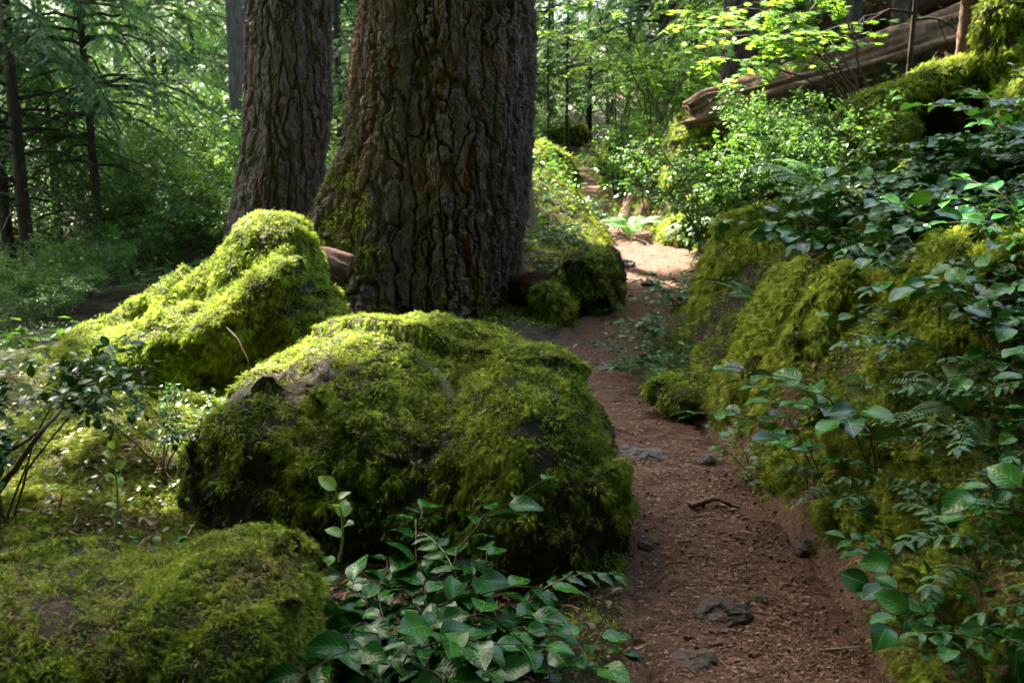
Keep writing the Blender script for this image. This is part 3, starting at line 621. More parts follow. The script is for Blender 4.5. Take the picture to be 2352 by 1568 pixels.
HEM = [hemlock('hemlock_young', 5.6, 1.7, 2.1, 74, 101, .062, 1.2, dead=26, z_dead=.5, sz=.13, gap=-math.pi / 2 - .3),
       hemlock('hemlock_tall', 9.0, 1.6, 2.7, 85, 102, .10, .9, dead=12, sz=.17),
       hemlock('hemlock_light', 7.5, .5, 2.2, 85, 103, .07, .9, True, dead=4, sz=.17),
       hemlock('hemlock_thin', 4.2, 2.0, 1.0, 20, 104, .03, .7, True, dead=4)]
def sun_clear(x, y, h, r):
    for t, rr in LIT:
        # horizontal distance of the trunk axis from the sun ray, at ray height
        s = ((x - t[0]) * SUN[0] + (y - t[1]) * SUN[1]) / (SUN[0] ** 2 + SUN[1] ** 2)
        if s < 0: continue
        q = t + SUN * s
        if math.hypot(q[0] - x, q[1] - y) < rr + r * max(.0, 1 - (q[2]) / max(h, .1)) and q[2] < h: return False
    return True
LIT = [(W(420, 700, 6.0), .66), (W(620, 620, 6.1), .55), (W(1510, 590, 10.8), .9), (W(1440, 640, 9.6), .3), (W(1700, 420, 10), .9), (W(1780, 300, 10.3), .8), (W(1250, 390, 14), .7),
       (W(1700, 80, 8.1), .95), (W(1560, 470, 11.3), .8), (W(1460, 480, 12), .6), (W(1900, 420, 8), .5), (W(2150, 210, 6.7), .35), (W(460, 450, 17), 1.6)]

THIN = [(W(850, 850, 4.1), .95, .85), (W(350, 1300, 2.4), .6, .6), (W(1850, 720, 4.9), 1.1, .8), (W(2200, 800, 4), .9, .7), (W(2000, 450, 6.3), 1.6, .85), (W(2000, 1100, 3.6), .8, .75), (W(1600, 750, 6.5), .6, .5), (W(250, 1080, 3.9), .7, .15)]
def hem(k, u, d, label, sc=1.0, rot=0.0, tilt=(0, 0), group=None, dz=0):
    p = W(u, 784, d); q = ground_pt(p[0], p[1]); q[2] += dz - .05
    return place(HEM[k], 'hemlock_tree', q, label, 'tree', group, rot, sc, tilt)
hem(0, 247, 12.0, 'young hemlock with straight slim dark trunk and drooping sprays, left of the second-thickest trunk', 1.0, .3)
hem(1, 85, 11.2, 'hemlock with thick dark lower trunk near the left edge', .82, 2.0)
hem(1, 42, 12.4, 'hemlock with thin dark trunk at the far left edge', .8, 4.0)
hem(0, -130, 12.5, 'hemlock reaching drooping sprays in from the left edge', 1.2, 1.2)
hem(2, 400, 17.5, 'light green hemlock with a thin pole trunk behind the young hemlock', 1.0, .9)
hem(2, 480, 21, 'pale sunlit hemlock between the grey trunk and the young hemlock', 1.1, 2.5)
hem(3, 1257, 22, 'thin sapling with a straight dark stem right of the largest trunk', 1.15, .4)
hem(3, 1297, 25, 'paler sapling behind the thin straight one right of the largest trunk', 1.5, 1.4)
hem(3, 2037, 7.6, 'thin conifer sapling with bare dark stem in front of the mossy stump', .8, 2.2)
big_tree('grey broken-topped trunk behind the young hemlock crown', lambda z: at_u(318, 19) + .01 * z, 18.8, -1.2, .16, .05, 100, .03, 6, .015, 47, 'bark_grey', 16, crown=False)
big_tree('dark trunk behind the yellow-green maple leaves, upper right', lambda z: at_u(1665, 13.2) + .005 * z, 13.0, 1.0, .2, .1, 160, .02, 5, .02, 49, 'bark_thin', 18, crown=False)
big_tree('reddish brown trunk standing on the mossy root, upper right corner', lambda z: at_u(2186, 6.85) + .01 * z, 6.95, 1.75, .055, .03, 120, .015, 5, .008, 51, 'redroot', 12, crown=False)
big_tree('dim brown trunk between the maple and the reddish trunk', lambda z: at_u(2045, 13) - .01 * z, 13.2, 2.3, .10, .03, 100, .02, 6, .012, 53, 'bark_thin', 16, crown=False)
big_tree('slim brown trunk left of the dim one, above the fallen log', lambda z: at_u(1935, 12) + .01 * z, 12.2, 2.0, .08, .03, 90, .02, 6, .008, 55, 'bark_thin', 14, crown=False)

for k, (u, d, q, sc_, lb) in enumerate([(1345, 31, 2, 1.3, 'light hemlock standing right behind the far trail boulders'), (1430, 27, 2, 1.2, 'bushy hemlock above the far trail right side'), (1520, 24, 1, 1.1, 'darker hemlock above the dark slanted boulder'),
        (1590, 30, 2, 1.5, 'tall light hemlock behind the fallen log end'), (1260, 36, 1, 1.5, 'tall hemlock at the far left side of the trail'), (1390, 40, 1, 1.7, 'tallest hemlock closing the view over the trail'), (800, 20, 2, 1.2, 'light hemlock showing in the gap between the two thick trunks'), (160, 15.5, 2, .9, 'light hemlock between the left trunks'), (-20, 15, 1, 1.0, 'dark hemlock behind the left edge trunks'), (420, 24, 2, 1.2, 'light hemlock close to the slim grey trunk'), (120, 17.5, 1, .8, 'full dark hemlock between the left edge trunks')]):
    hem(q, u, d, lb, sc_, k * 1.1)
# random background trees
g = np.random.default_rng(5); placed = []
BACK = ['hemlock deep in the forest on the left, one of many dim ones', 'hemlock deep in the forest beyond the trail bend', 'hemlock far up the hillside on the right']
cnt = 0
for trial in range(900):
    if cnt >= 80: break
    d = 15 + 33 * g.random() ** .8; u = -300 + 2950 * g.random(); x = at_u(u, d); y = W(u, 784, d)[1]
    if abs(x - xp(y)) < 1.4: continue
    if any(math.hypot(x - a, y - b) < 1.7 for a, b in placed): continue
    k = int(g.choice([1, 2, 2, 1, 0])); sc = .8 + .9 * g.random()
    if not sun_clear(x, y, [5.2, 9, 7.5][k] * sc, 1.0): continue
    placed.append((x, y)); cnt += 1
    place(HEM[k], 'hemlock_tree', ground_pt(x, y) - [0, 0, .1], BACK[0 if u < 560 else 1 if u < 1600 else 2], 'tree', ['hemlocks in the left background', 'hemlocks beyond the trail', 'hemlocks on the right hillside'][0 if u < 560 else 1 if u < 1600 else 2], g.random() * 6.28, sc)
# far wall of forest
g = np.random.default_rng(6); O, Y = [], []
n = 60000
a = (g.random(n) - .5) * 2.1; r = 46 + 14 * g.random(n); x = np.sin(a) * r; y = np.cos(a) * r; z = H(x, y) + 24 * g.random(n)
cl = fbm(np.stack([x, y, z * .6], -1) * .35, 3, 4) > -.12
O = np.stack([x, y, z], -1)[cl]; Y = g.normal(size=O.shape) * np.array([1, 1, .3]) + [0, 0, -.4]
V, F = scatter(SPR[0], SPR[1], O, frames(Y, norm(np.array([0, -.5, 1]) + .4 * g.normal(size=O.shape))), .9 + .8 * g.random(len(O)))
tag(link('distant_forest', make_mesh('distant_forest', V, F, M['hemlock_light'])), kind='stuff')

# ------------------------------------------------------------------ broadleaf plants
def leaf_tmpl(rows=7, cols=4, wid=.355, peak=.42, fold=.25, droop=.22, serr=0.0, tip=1.0):
    V, uv = [], []
    for i in range(rows + 1):
        t = i / rows
        w = wid * (math.sin(math.pi * min(1, t ** (math.log(.5) / math.log(peak)))) ** .8 if 0 < t < 1 else 0.0)
        if t > .75: w *= 1 - .28 * (t - .75) / .25 * tip
        if serr and 0 < i < rows: w *= 1 + (serr if i % 2 else -serr)
        for j in range(cols + 1):
            s = j / cols * 2 - 1
            V.append((s * w, t, -fold * abs(s) * w * -1 - droop * t * t + .03 * math.sin(t * 9 + s * 2) * abs(s))); uv.append((s * .5 + .5, t))
    c = cols + 1; i = (np.arange(rows)[:, None] * c + np.arange(cols)[None]).ravel()
    return np.array(V), np.stack([i, i + 1, i + c + 1, i + c], -1), np.array(uv)
LEAF = leaf_tmpl(); LEAF_L = leaf_tmpl(3, 2, .28, .42, .25, .2); GRAPE = leaf_tmpl(10, 4, .21, .32, .15, .22, .09, 1.6)
def leaves(tm, O, Y, Z, S, g):
    V, F = scatter(tm[0], tm[1], np.asarray(O), frames(np.asarray(Y), np.asarray(Z)), S); return V, F, np.tile(tm[2], (len(O), 1))
def salal(name, ns, L, seed, lsz=.085, tm=LEAF, m='salal', spread=1.0, nl=None, stemr=.0035):
    g = np.random.default_rng(seed); gs = Geo(); gl = Geo()
    for s in range(ns):
        a = 6.283 * (s + g.random() * .8) / ns; l = L * (.6 + .6 * g.random()); dr = np.array([math.cos(a), math.sin(a), 0]) * spread
        b = dr * .03 + g.normal(size=3) * [.03, .03, 0]; b[2] = -.04
        n = 12; B = bez(b, b + np.array([0, 0, l * .62]) + dr * l * .22, b + dr * l * .85 + np.array([0, 0, l * (.40 + .25 * g.random())]), n); B[1:] += g.normal(size=(n - 1, 3)) * .008
        gs.add(*tube(B, np.linspace(stemr, stemr * .4, n), 5))
        T = norm(np.gradient(B, axis=0)); k2 = nl or int(l * .8 / (lsz * .42))
        ts = .25 + .75 * (np.arange(k2) + .5) / k2; O, Y, Z = [], [], []
        for q, t in enumerate(ts):
            f = t * (n - 1); i0 = min(int(f), n - 2); p = B[i0] + (B[i0 + 1] - B[i0]) * (f - i0); sd = norm(np.cross(T[i0], [0, 0, 1])) * (1 if q % 2 else -1)
            y = norm(T[i0] * (.55 + .5 * t) + sd * .9 * (1 - .6 * (q == k2 - 1)) + g.normal(size=3) * .22 + [0, 0, -.10]); O.append(p + y * lsz * .1); Y.append(y); Z.append(norm(np.array([0, 0, 1.0]) + g.normal(size=3) * .32 + dr * .15))
        gl.add(*leaves(tm, O, Y, Z, lsz * (.65 + .55 * g.random(k2)), g))
    return [('stems', gs.mesh(name + '_stems', M['stem'])), ('leaves', gl.mesh(name + '_leaves', M[m], True, True))]
def grape(name, nf, L, seed, pairs=7, lsz=.062):
    g = np.random.default_rng(seed); out = []
    for s in range(nf):
        gs, gl = Geo(), Geo()
        a = 6.283 * (s + .7 * g.random()) / nf; l = L * (.8 + .4 * g.random()); dr = np.array([math.cos(a), math.sin(a), 0])
        n = 14; B = bez([0, 0, -.04], dr * l * .3 + [0, 0, l * .62], dr * l * .95 + [0, 0, l * (.28 + .2 * g.random())], n); gs.add(*tube(B, np.linspace(.003, .0012, n), 5))
        T = norm(np.gradient(B, axis=0)); O, Y, Z, S = [], [], [], []
        for q in range(pairs):
            t = .3 + .68 * q / (pairs - 1); f = t * (n - 1); i0 = min(int(f), n - 2); p = B[i0] + (B[i0 + 1] - B[i0]) * (f - i0); sd = norm(np.cross(T[i0], [0, 0, 1]))
            up = norm(np.cross(sd, T[i0]))
            for sg in (-1, 1):
                O.append(p); Y.append(norm(T[i0] * .45 + sd * sg + g.normal(size=3) * .08 - up * .12)); Z.append(norm(up + g.normal(size=3) * .14)); S.append(lsz * (1 - .35 * abs(t - .55)) * (.92 + .16 * g.random()))
        O.append(B[-1]); Y.append(T[-1]); Z.append(np.array([0, 0, 1.0])); S.append(lsz)
        gl.add(*leaves(GRAPE, O, Y, Z, np.array(S), g)); out.append((gs, gl))
    gs, gl = Geo(), Geo()
    for a_, b_ in out:
        for G_, X_ in ((gs, a_), (gl, b_)):
            for k, fl in X_.F.items(): G_.F.setdefault(k, []).extend([f + G_.n for f in fl])
            G_.V += X_.V; G_.UV += X_.UV; G_.n += X_.n
    return [('stems', gs.mesh(name + '_stems', M['stem_green'])), ('leaves', gl.mesh(name + '_leaves', M['grape'], True, True))]
def fern(name, nf, L, seed, prs=26):
    g = np.random.default_rng(seed); gs, gl = Geo(), Geo(); pin = leaf_tmpl(4, 2, .11, .25, .1, .12)
    for s in range(nf):
        a = 6.283 * (s + .6 * g.random()) / nf; l = L * (.75 + .4 * g.random()); dr = np.array([math.cos(a), math.sin(a), 0])
        n = 16; B = bez([0, 0, -.03], dr * l * .35 + [0, 0, l * .6], dr * l + [0, 0, l * (.12 + .2 * g.random())], n); gs.add(*tube(B, np.linspace(.003, .001, n), 4)); T = norm(np.gradient(B, axis=0))
        O, Y, Z, S = [], [], [], []
        for q in range(prs):
            t = .12 + .87 * q / (prs - 1); f = t * (n - 1); i0 = min(int(f), n - 2); p = B[i0] + (B[i0 + 1] - B[i0]) * (f - i0); sd = norm(np.cross(T[i0], [0, 0, 1])); up = norm(np.cross(sd, T[i0]))
            for sg in (-1, 1):
                O.append(p); Y.append(norm(sd * sg + T[i0] * .3 - up * .05)); Z.append(up); S.append(l * .19 * (math.sin(math.pi * min(.98, .12 + .86 * t)) ** .7) + .006)
        gl.add(*leaves(pin, O, Y, Z, np.array(S), g))
    return [('stems', gs.mesh(name + '_stems', M['stem_green'])), ('fronds', gl.mesh(name + '_fronds', M['fern'], True, True))]
def mapleleaf():
    pts = []; lob = [0, 38, -38, 78, -78, 122, -122]
    for k in range(14):
        a = -180 + 360 * (k + .5) / 14
    order = [(-160, .25), (-122, .55), (-100, .33), (-78, .8), (-58, .42), (-38, .95), (-19, .5), (0, 1.0), (19, .5), (38, .95), (58, .42), (78, .8), (100, .33), (122, .55), (160, .25)]
    V = [(0, 0, 0)] + [(.5 * r * math.sin(math.radians(a)), .5 * r * math.cos(math.radians(a)), -.10 * r * r + .04 * math.cos(math.radians(a) * 9) * r) for a, r in order]
    F = [(0, i + 1, i) for i in range(1, len(order))]
    return np.array(V), np.array(F), np.zeros((len(V), 2))
MAPLE = mapleleaf()
QUAD = (np.array([(0, 0, 0), (.3, .5, .06), (0, 1, -.15), (-.3, .5, .06)]), np.array([(0, 1, 2), (0, 2, 3)]), np.zeros((4, 2)))
def shrub(name, ns, Hh, seed, lsz, tm, m, spread=.6, twigs=9, per=14, layered=.5, stem='stem', r0=.008, lo=.22):
    """upright shrub: branching stems with leaf sprays"""
    g = np.random.default_rng(seed); gs, gl = Geo(), Geo()
    for s in range(ns):
        a = 6.283 * (s + g.random()) / ns; dr = np.array([math.cos(a), math.sin(a), 0]); l = Hh * (.7 + .5 * g.random()); n = 10
        B = bez([0, 0, -.05], dr * l * spread * .25 + [0, 0, l * .6], dr * l * spread + [0, 0, l * .9], n); B[1:] += g.normal(size=(n - 1, 3)) * .015 * Hh; gs.add(*tube(B, np.linspace(r0, r0 * .35, n), 5))
        for q in range(twigs):
            f = (lo + (1 - lo) * (q + g.random()) / twigs) * (n - 1); i0 = min(int(f), n - 2); p = B[i0] + (B[i0 + 1] - B[i0]) * (f - i0)
            e = norm(g.normal(size=3) * [1, 1, .35] + dr * .5 + [0, 0, .15]) * Hh * (.18 + .22 * g.random()); Tw = bez(p, p + e * .5 + [0, 0, .06 * Hh], p + e - [0, 0, .03 * Hh], 6); gs.add(*tube(Tw, np.linspace(r0 * .35, r0 * .12, 6), 4))
            t = .15 + .85 * g.random(per); pp = np.stack([np.interp(t * 5, np.arange(6), Tw[:, c]) for c in range(3)], -1) + g.normal(size=(per, 3)) * lsz * .55
            Y = norm(norm(e) * .6 + g.normal(size=(per, 3)) * [.9, .9, .35] + [0, 0, -.12]); Z = norm(np.array([0, 0, 1.0]) + g.normal(size=(per, 3)) * layered)
            gl.add(*leaves(tm, pp, Y, Z, lsz * (.6 + .7 * g.random(per)), g))
    return [('stems', gs.mesh(name + '_stems', M[stem])), ('leaves', gl.mesh(name + '_leaves', M[m], True, True))]

SAL = [salal('salal_a', 8, .46, 201, .095), salal('salal_b', 7, .56, 202, .105), salal('salal_c', 8, .36, 203, .085)]
SALM = [salal('salal_mid_a', 9, .50, 206, .075, LEAF_L), salal('salal_mid_b', 10, .42, 207, .065, LEAF_L), salal('salal_mid_c', 12, .55, 208, .07, LEAF_L)]
GRA = [grape('oregon_grape_a', 4, .36, 211), grape('oregon_grape_b', 3, .42, 212, 8), grape('oregon_grape_c', 5, .30, 213, 6, .055)]
FERN = [fern('sword_fern_a', 7, .50, 221), fern('sword_fern_b', 9, .62, 222)]
HUCK = [shrub('huckleberry_a', 7, .7, 231, .042, LEAF_L, 'shrub', .8, 10, 18), shrub('huckleberry_b', 9, .6, 232, .046, LEAF_L, 'shrub', .9, 8, 22)]
def maple(name, ns, Hh, seed, lsz=.10):
    """arching stems carrying flat layered sprays of lobed leaves"""
    g = np.random.default_rng(seed); gs, gl = Geo(), Geo()
    for k in range(ns):
        a = 6.283 * (k + g.random()) / ns; dr = np.array([math.cos(a), math.sin(a), 0]); l = Hh * (.75 + .4 * g.random()); n = 12
        B = bez([0, 0, -.05], dr * l * .12 + [0, 0, l * .75], dr * l * .75 + [0, 0, l * .85], n); B[1:] += g.normal(size=(n - 1, 3)) * .012 * Hh; gs.add(*tube(B, np.linspace(.011, .004, n), 5))
        for q in range(8):
            f = (.4 + .6 * (q + g.random()) / 8) * (n - 1); i0 = min(int(f), n - 2); p = B[i0] + (B[i0 + 1] - B[i0]) * (f - i0)
            b = a + g.normal() * 1.1; e = np.array([math.cos(b), math.sin(b), -.08 + .1 * g.normal()]) * Hh * (.16 + .18 * g.random()); Tw = bez(p, p + e * .5 + [0, 0, .04 * Hh], p + e - [0, 0, .03], 6); gs.add(*tube(Tw, np.linspace(.004, .0012, 6), 4))
            m_ = 16; t = np.repeat(np.linspace(.2, 1, m_ // 2), 2); sd = np.tile([1, -1], m_ // 2)[:, None]; sv = norm(np.cross(e, [0, 0, 1]))
            pp = np.stack([np.interp(t * 5, np.arange(6), Tw[:, c]) for c in range(3)], -1); Y = norm(norm(e) * .5 + sv * sd + g.normal(size=(m_, 3)) * [.3, .3, .15] + [0, 0, -.12])
            gl.add(*leaves(MAPLE, pp + Y * lsz * .35, Y, norm(np.array([0, 0, 1.0]) + g.normal(size=(m_, 3)) * .22), lsz * (.6 + .6 * g.random(m_)), g))
    return [('stems', gs.mesh(name + '_stems', M['stem'])), ('leaves', gl.mesh(name + '_leaves', M['maple'], True, True))]
VM = [maple('vine_maple_a', 6, 2.4, 241, .11), maple('vine_maple_b', 7, 1.9, 242, .10)]
BUSH = [shrub('bush_a', 8, 1.4, 251, .06, QUAD, 'shrub', .7, 13, 30, .5), shrub('bush_b', 9, 1.0, 252, .05, QUAD, 'shrub', .9, 12, 28, .5), shrub('bush_c', 9, 1.2, 253, .055, QUAD, 'shrub', 1.0, 12, 30, .5)]

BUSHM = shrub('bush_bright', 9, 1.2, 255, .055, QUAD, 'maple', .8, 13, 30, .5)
def put(pl, name, u, v, d, label, cat, group=None, rot=0.0, sc=1.0, snap=True, tilt=(0, 0)):
    p = W(u, v, d)
    if snap: p = ground_pt(p[0], p[1])
    return place(pl, name, p, label, cat, group, rot, sc, tilt)
# foreground salal clump
FG = [(0, 640, 2.55, .3, 1.0, 'salal plant with broad wet leaves against the end of the mossy log'), (1, 780, 2.5, 1.1, 1.0, 'tall salal plant with large glossy leaves in front of the centre boulder'),
      (1, 900, 2.75, 2.4, 1.05, 'salal plant holding its top leaves against the dark boulder front'), (0, 1010, 2.45, 4.0, .95, 'salal plant with a dark arching woody stem, lower middle'),
      (2, 1130, 2.55, 5.2, 1.0, 'low salal plant at the right end of the front clump'), (2, 820, 2.25, 0.7, .9, 'salal plant cut by the bottom edge below the tall one'),
      (2, 700, 2.3, 3.1, .85, 'small salal plant low beside the dark log face'), (1, 960, 2.55, 5.9, .9, 'salal plant with crowded overlapping leaves in the middle of the front clump'), (1, 590, 2.3, 4.4, .8, 'salal plant at the left end of the front clump, against the log face'), (0, 860, 2.65, 5.0, 1.0, 'salal plant just below the upright pale shoot'), (2, 1060, 2.7, 1.9, 1.0, 'salal plant under the arching oregon grape'), (0, 900, 2.3, 2.9, .8, 'salal plant low at the bottom edge, centre left')]
for k, u, d, r, s, lb in FG: put(SAL[k], 'salal_plant', u, 1400, d, lb, 'shrub', None, r, s * .96)
for k, u, d, r, s, lb in [(0, 960, 2.3, 2.2, 1.15, 'oregon grape with spiny leaflets in the middle of the front salal'), (1, 1110, 2.7, -.4, 1.15, 'oregon grape arching right across the boulder foot'), (2, 840, 2.3, 1.0, 1.25, 'oregon grape showing a bright midrib at the clump centre')]:
    put(GRA[k], 'oregon_grape', u, 1400, d, lb, 'shrub', None, r, s)
put(salal('salal_seedling', 3, .12, 301, .05, LEAF, nl=2), 'salal_seedling', 1325, 1530, 2.55, 'small salal seedling with torn brown-spotted leaves at bottom centre', 'plant')
put(salal('salal_seedling', 3, .13, 302, .05, LEAF, nl=2), 'salal_seedling', 1440, 1500, 2.6, 'tiny salal seedling closest to the trail edge', 'plant', None, 1.0)
put(salal('salal_seedling', 3, .14, 303, .05, LEAF, nl=2), 'salal_seedling', 1420, 1400, 2.9, 'salal seedling with one reddish leaf below the boulder corner', 'plant', None, 2.0)
def sprout(label, u, v0, v1, d, m='salal_new', n=6, lsz=.05):
    g = np.random.default_rng(int(u)); gs, gl = Geo(), Geo(); a, b = W(u, v0, d), W(u - 8, v1, d); loc = a
    B = bez([0, 0, 0], (b - a) * .5 + [.03, 0, 0], b - a, 10); gs.add(*tube(B, np.linspace(.004, .002, 10), 5)); O, Y, Z = [], [], []
    for q in range(n):
        t = .35 + .65 * q / (n - 1); p = np.array([np.interp(t * 9, np.arange(10), B[:, c]) for c in range(3)]); aa = q * 2.5 + 2.8; O.append(p); Y.append([math.cos(aa), math.sin(aa) * .6, .35 + .5 * t]); Z.append(norm(np.array([0, -.3, 1.0]) + g.normal(size=3) * .3))
    gl.add(*leaves(LEAF, O, Y, Z, lsz * (.7 + .5 * g.random(n)), g))
    place([('stem', gs.mesh('sprout_stem', M['stem_green'])), ('leaves', gl.mesh('sprout_leaves', M[m], True, True))], 'salal_sprout', a, label, 'plant')
sprout('upright salal shoot with pale fresh leaves in front of the boulder', 778, 1290, 1125, 2.6)
sprout('thin upright shoot with small leaves behind the mossy log', 262, 1240, 1030, 3.0, 'salal_new', 7, .045)
sprout('single thin pale stem with few leaves on the right bank', 2120, 800, 600, 4.3, 'salal_new', 6, .06)

# ---- plants over the right bank
def zone_label(kind, u, v):
    if v > 1250: w = 'low on the bank in the bottom right corner'
    elif v > 900: w = 'on the moss bank right of the trail'
    elif v > 640: w = 'around the steep mossy boulder at the right edge'
    elif v > 470: w = 'in the thicket above the draped boulder'
    elif v > 300: w = 'on the slope below the mossy stump'
    else: w = 'high on the slope by the fallen log'
    return f'{kind} {w}', f'{kind.split(" ", 1)[1]}s {w}'
g = np.random.default_rng(17); pts = []
def scatter_plants(n, ubox, vbox, dfun, protos, names, weights, mind, scl, lab, slope_tilt=.25):
    c = 0
    for trial in range(n * 26):
        if c >= n: break
        y = g.uniform(*ubox); s = g.uniform(*vbox); x = float(xp(y) + wp(y)) + s
        if any((x - a) ** 2 + (y - b) ** 2 < mind ** 2 for a, b in pts): continue
        if not dfun(x, y): continue
        p = ground_pt(x, y); q = p - CAM; dep = q @ FW
        if dep < 1.2: continue
        u = 1176 + FPX * q[0] / dep; v = 784 - FPX * (q @ UPV) / dep
        if u < 0 or u > 2650 or v > 1800: continue
        k = g.choice(len(protos), p=weights); pts.append((x, y)); c += 1
        lb, gr = zone_label(lab[k], u, v)
        place(protos[k], names[k], p + [0, 0, -.02], lb, 'fern' if 'fern' in names[k] else 'shrub', gr, g.random() * 6.28, scl * (.75 + .5 * g.random()), (g.normal() * .12, -slope_tilt * g.random()))
def not_in(boxes):
    def f(x, y):
        q = np.array([x, y, float(H(np.array([x]), np.array([y]))[0]) + .1]) - CAM; dep = q @ FW; u = 1176 + FPX * q[0] / dep; v = 784 - FPX * (q @ UPV) / dep
        return not any(a <= u <= b and c <= v <= d for a, b, c, d in boxes)
    return f
def loglin(x, y):
    q = np.array([x, y, float(H(np.array([x]), np.array([y]))[0])]) - CAM; dep = q @ FW; u = 1176 + FPX * q[0] / dep; v = 784 - FPX * (q @ UPV) / dep; ll = 300 - (u - 1565) * .28
    q2 = q + np.array([0, 0, .58]); d2 = q2 @ FW; vt = 784 - FPX * (q2 @ UPV) / d2
    if u > 1930: return vt > 335
    if u > 1760: return vt > ll + 10
    if u > 1690: return vt > ll + 70
    if u > 1490: return vt > ll + 110
    return True
PLN = ['salal_plant', 'salal_plant', 'salal_plant', 'oregon_grape', 'oregon_grape', 'oregon_grape']; PLP = SAL + GRA
LBL = ['glossy salal plant'] * 3 + ['spiny oregon grape plant'] * 3
avoid = not_in([(1500, 2120, 560, 1010), (1500, 1800, 1000, 1300), (1700, 2000, 1150, 1500), (2150, 2352, 600, 780)])
scatter_plants(90, (1.9, 3.6), (.10, 1.5), avoid, PLP, PLN, [.12, .10, .16, .22, .18, .22], .105, .82, LBL)
scatter_plants(96, (3.2, 5.6), (.40, 2.3), avoid, PLP, PLN, [.13, .12, .13, .22, .18, .22], .125, .92, LBL)
scatter_plants(80, (5.4, 8.8), (.9, 3.6), lambda x, y: avoid(x, y) and loglin(x, y), SALM + GRA[:1] + HUCK, ['salal_plant'] * 3 + ['oregon_grape'] + ['huckleberry_bush'] * 2, [.25, .22, .23, .1, .1, .1], .17, .76, ['leafy salal plant'] * 3 + ['spiny oregon grape plant'] + ['fine-leaved huckleberry bush'] * 2)
scatter_plants(120, (8.5, 14.5), (.15, 6.0), lambda x, y: loglin(x, y), SALM + HUCK + [FERN[0], FERN[1]], ['salal_plant'] * 3 + ['huckleberry_bush'] * 2 + ['sword_fern'] * 2, [.20, .18, .18, .18, .14, .06, .06], .27, 1.0,
               ['leafy salal plant'] * 3 + ['fine-leaved huckleberry bush'] * 2 + ['arching sword fern'] * 2)
scatter_plants(34, (14, 24), (.2, 8), not_in([]), BUSH + [FERN[1], VM[0]], ['leafy_bush'] * 3 + ['sword_fern', 'vine_maple'], [.3, .2, .2, .15, .15], .7, 1.0, ['broad leafy bush'] * 3 + ['arching sword fern', 'yellow-green vine maple'])
for k, (u, d, sc_, lb) in enumerate([(1380, 13.0, .8, 'salal clump on the crest of the mound left of the trail bend'), (1340, 13.6, .9, 'salal clump in front of the sloping sunlit boulder'), (1430, 12.2, .8, 'salal clump hiding the trail where it bends left'), (1480, 12.8, .9, 'salal clump below the dark slanted boulder'), (1540, 12.4, .8, 'sunlit salal clump above the bright trail patch'), (1570, 11.6, .7, 'sunlit salal clump at the right rim of the bright trail patch'), (1535, 7.1, .95, 'dense salal clump at the inside of the trail bend'), (1510, 6.5, .85, 'bluish salal clump overlapping the trail edge'), (1480, 6.0, .7, 'leafy salal clump where the trail is narrowest'), (1545, 5.7, .75, 'salal clump in front of the low mossy foot rock'), (1575, 6.6, .95, 'salal clump against the foot of the upright boulder'), (1618, 9.1, .5, 'small salal clump on the bank toe beside the shaded trail stones'), (1625, 8.2, .45, 'small salal clump left of the upright boulder foot')]):
    put(SALM[k % 3], 'salal_plant', u, 500, d, lb, 'shrub', None, k, sc_)
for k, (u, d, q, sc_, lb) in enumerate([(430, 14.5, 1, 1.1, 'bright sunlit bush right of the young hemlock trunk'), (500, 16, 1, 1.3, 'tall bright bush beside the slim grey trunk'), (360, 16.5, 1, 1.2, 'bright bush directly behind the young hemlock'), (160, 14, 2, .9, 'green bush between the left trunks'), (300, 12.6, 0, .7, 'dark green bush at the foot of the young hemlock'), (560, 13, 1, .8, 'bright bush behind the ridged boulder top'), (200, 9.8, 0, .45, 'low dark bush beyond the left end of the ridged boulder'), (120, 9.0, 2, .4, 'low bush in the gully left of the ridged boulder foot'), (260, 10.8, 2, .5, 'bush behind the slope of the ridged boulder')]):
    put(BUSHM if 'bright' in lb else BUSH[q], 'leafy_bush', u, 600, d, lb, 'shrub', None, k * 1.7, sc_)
put(FERN[1], 'sword_fern', 1450, 520, 11.9, 'pale arching fern at the trail bend', 'fern', None, 1.0, .9)
for k, (u, v, sc_, lb) in enumerate([(1760, 420, .9, 'bright fern on the lit slope below the fallen log'), (1880, 470, .8, 'fern among dark leaves above the upright boulder'), (2150, 480, .8, 'fern below the dark hollow of the stump'), (2300, 420, .8, 'fern at the right edge under the stump'), (2230, 980, .6, 'fern between the oregon grape at the right edge'), (1900, 960, .45, 'small fern at the foot of the draped boulder')]):
    p_ = hitg(u, v); place(FERN[k % 2], 'sword_fern', p_, lb, 'fern', None, k * 1.9, sc_, (.1, -.25))
# trail edge clump, ferns and small plants
put(SALM[0], 'salal_plant', 1560, 760, 6.9, 'bluish green salal clump leaning over the inside of the trail bend', 'shrub', None, .4, .8)
put(SALM[1], 'salal_plant', 1540, 830, 6.3, 'salal clump on the trail edge before the upright boulder', 'shrub', None, 2.4, .75)
put(BUSH[1], 'leafy_bush', 1500, 880, 5.75, 'low bright leafy plant at the trail edge beneath the boulders', 'shrub', None, 1.0, .22)
put(FERN[0], 'sword_fern', 1735, 745, 5.35, 'bright fern with flat fronds between the two mossy boulders', 'fern', None, 2.6, .8, False, (.2, -.35))
put(GRA[0], 'oregon_grape', 1740, 690, 5.9, 'oregon grape frond bridging the gap above the bright fern', 'shrub', None, 2.0, .9, False)
put(shrub('bramble', 5, .17, 311, .07, MAPLE, 'fern', 1.3, 4, 4, .3, r0=.003), 'bramble_plant', 1735, 1060, 4.3, 'lobed-leaf bramble at the trail edge below the draped boulder', 'plant')
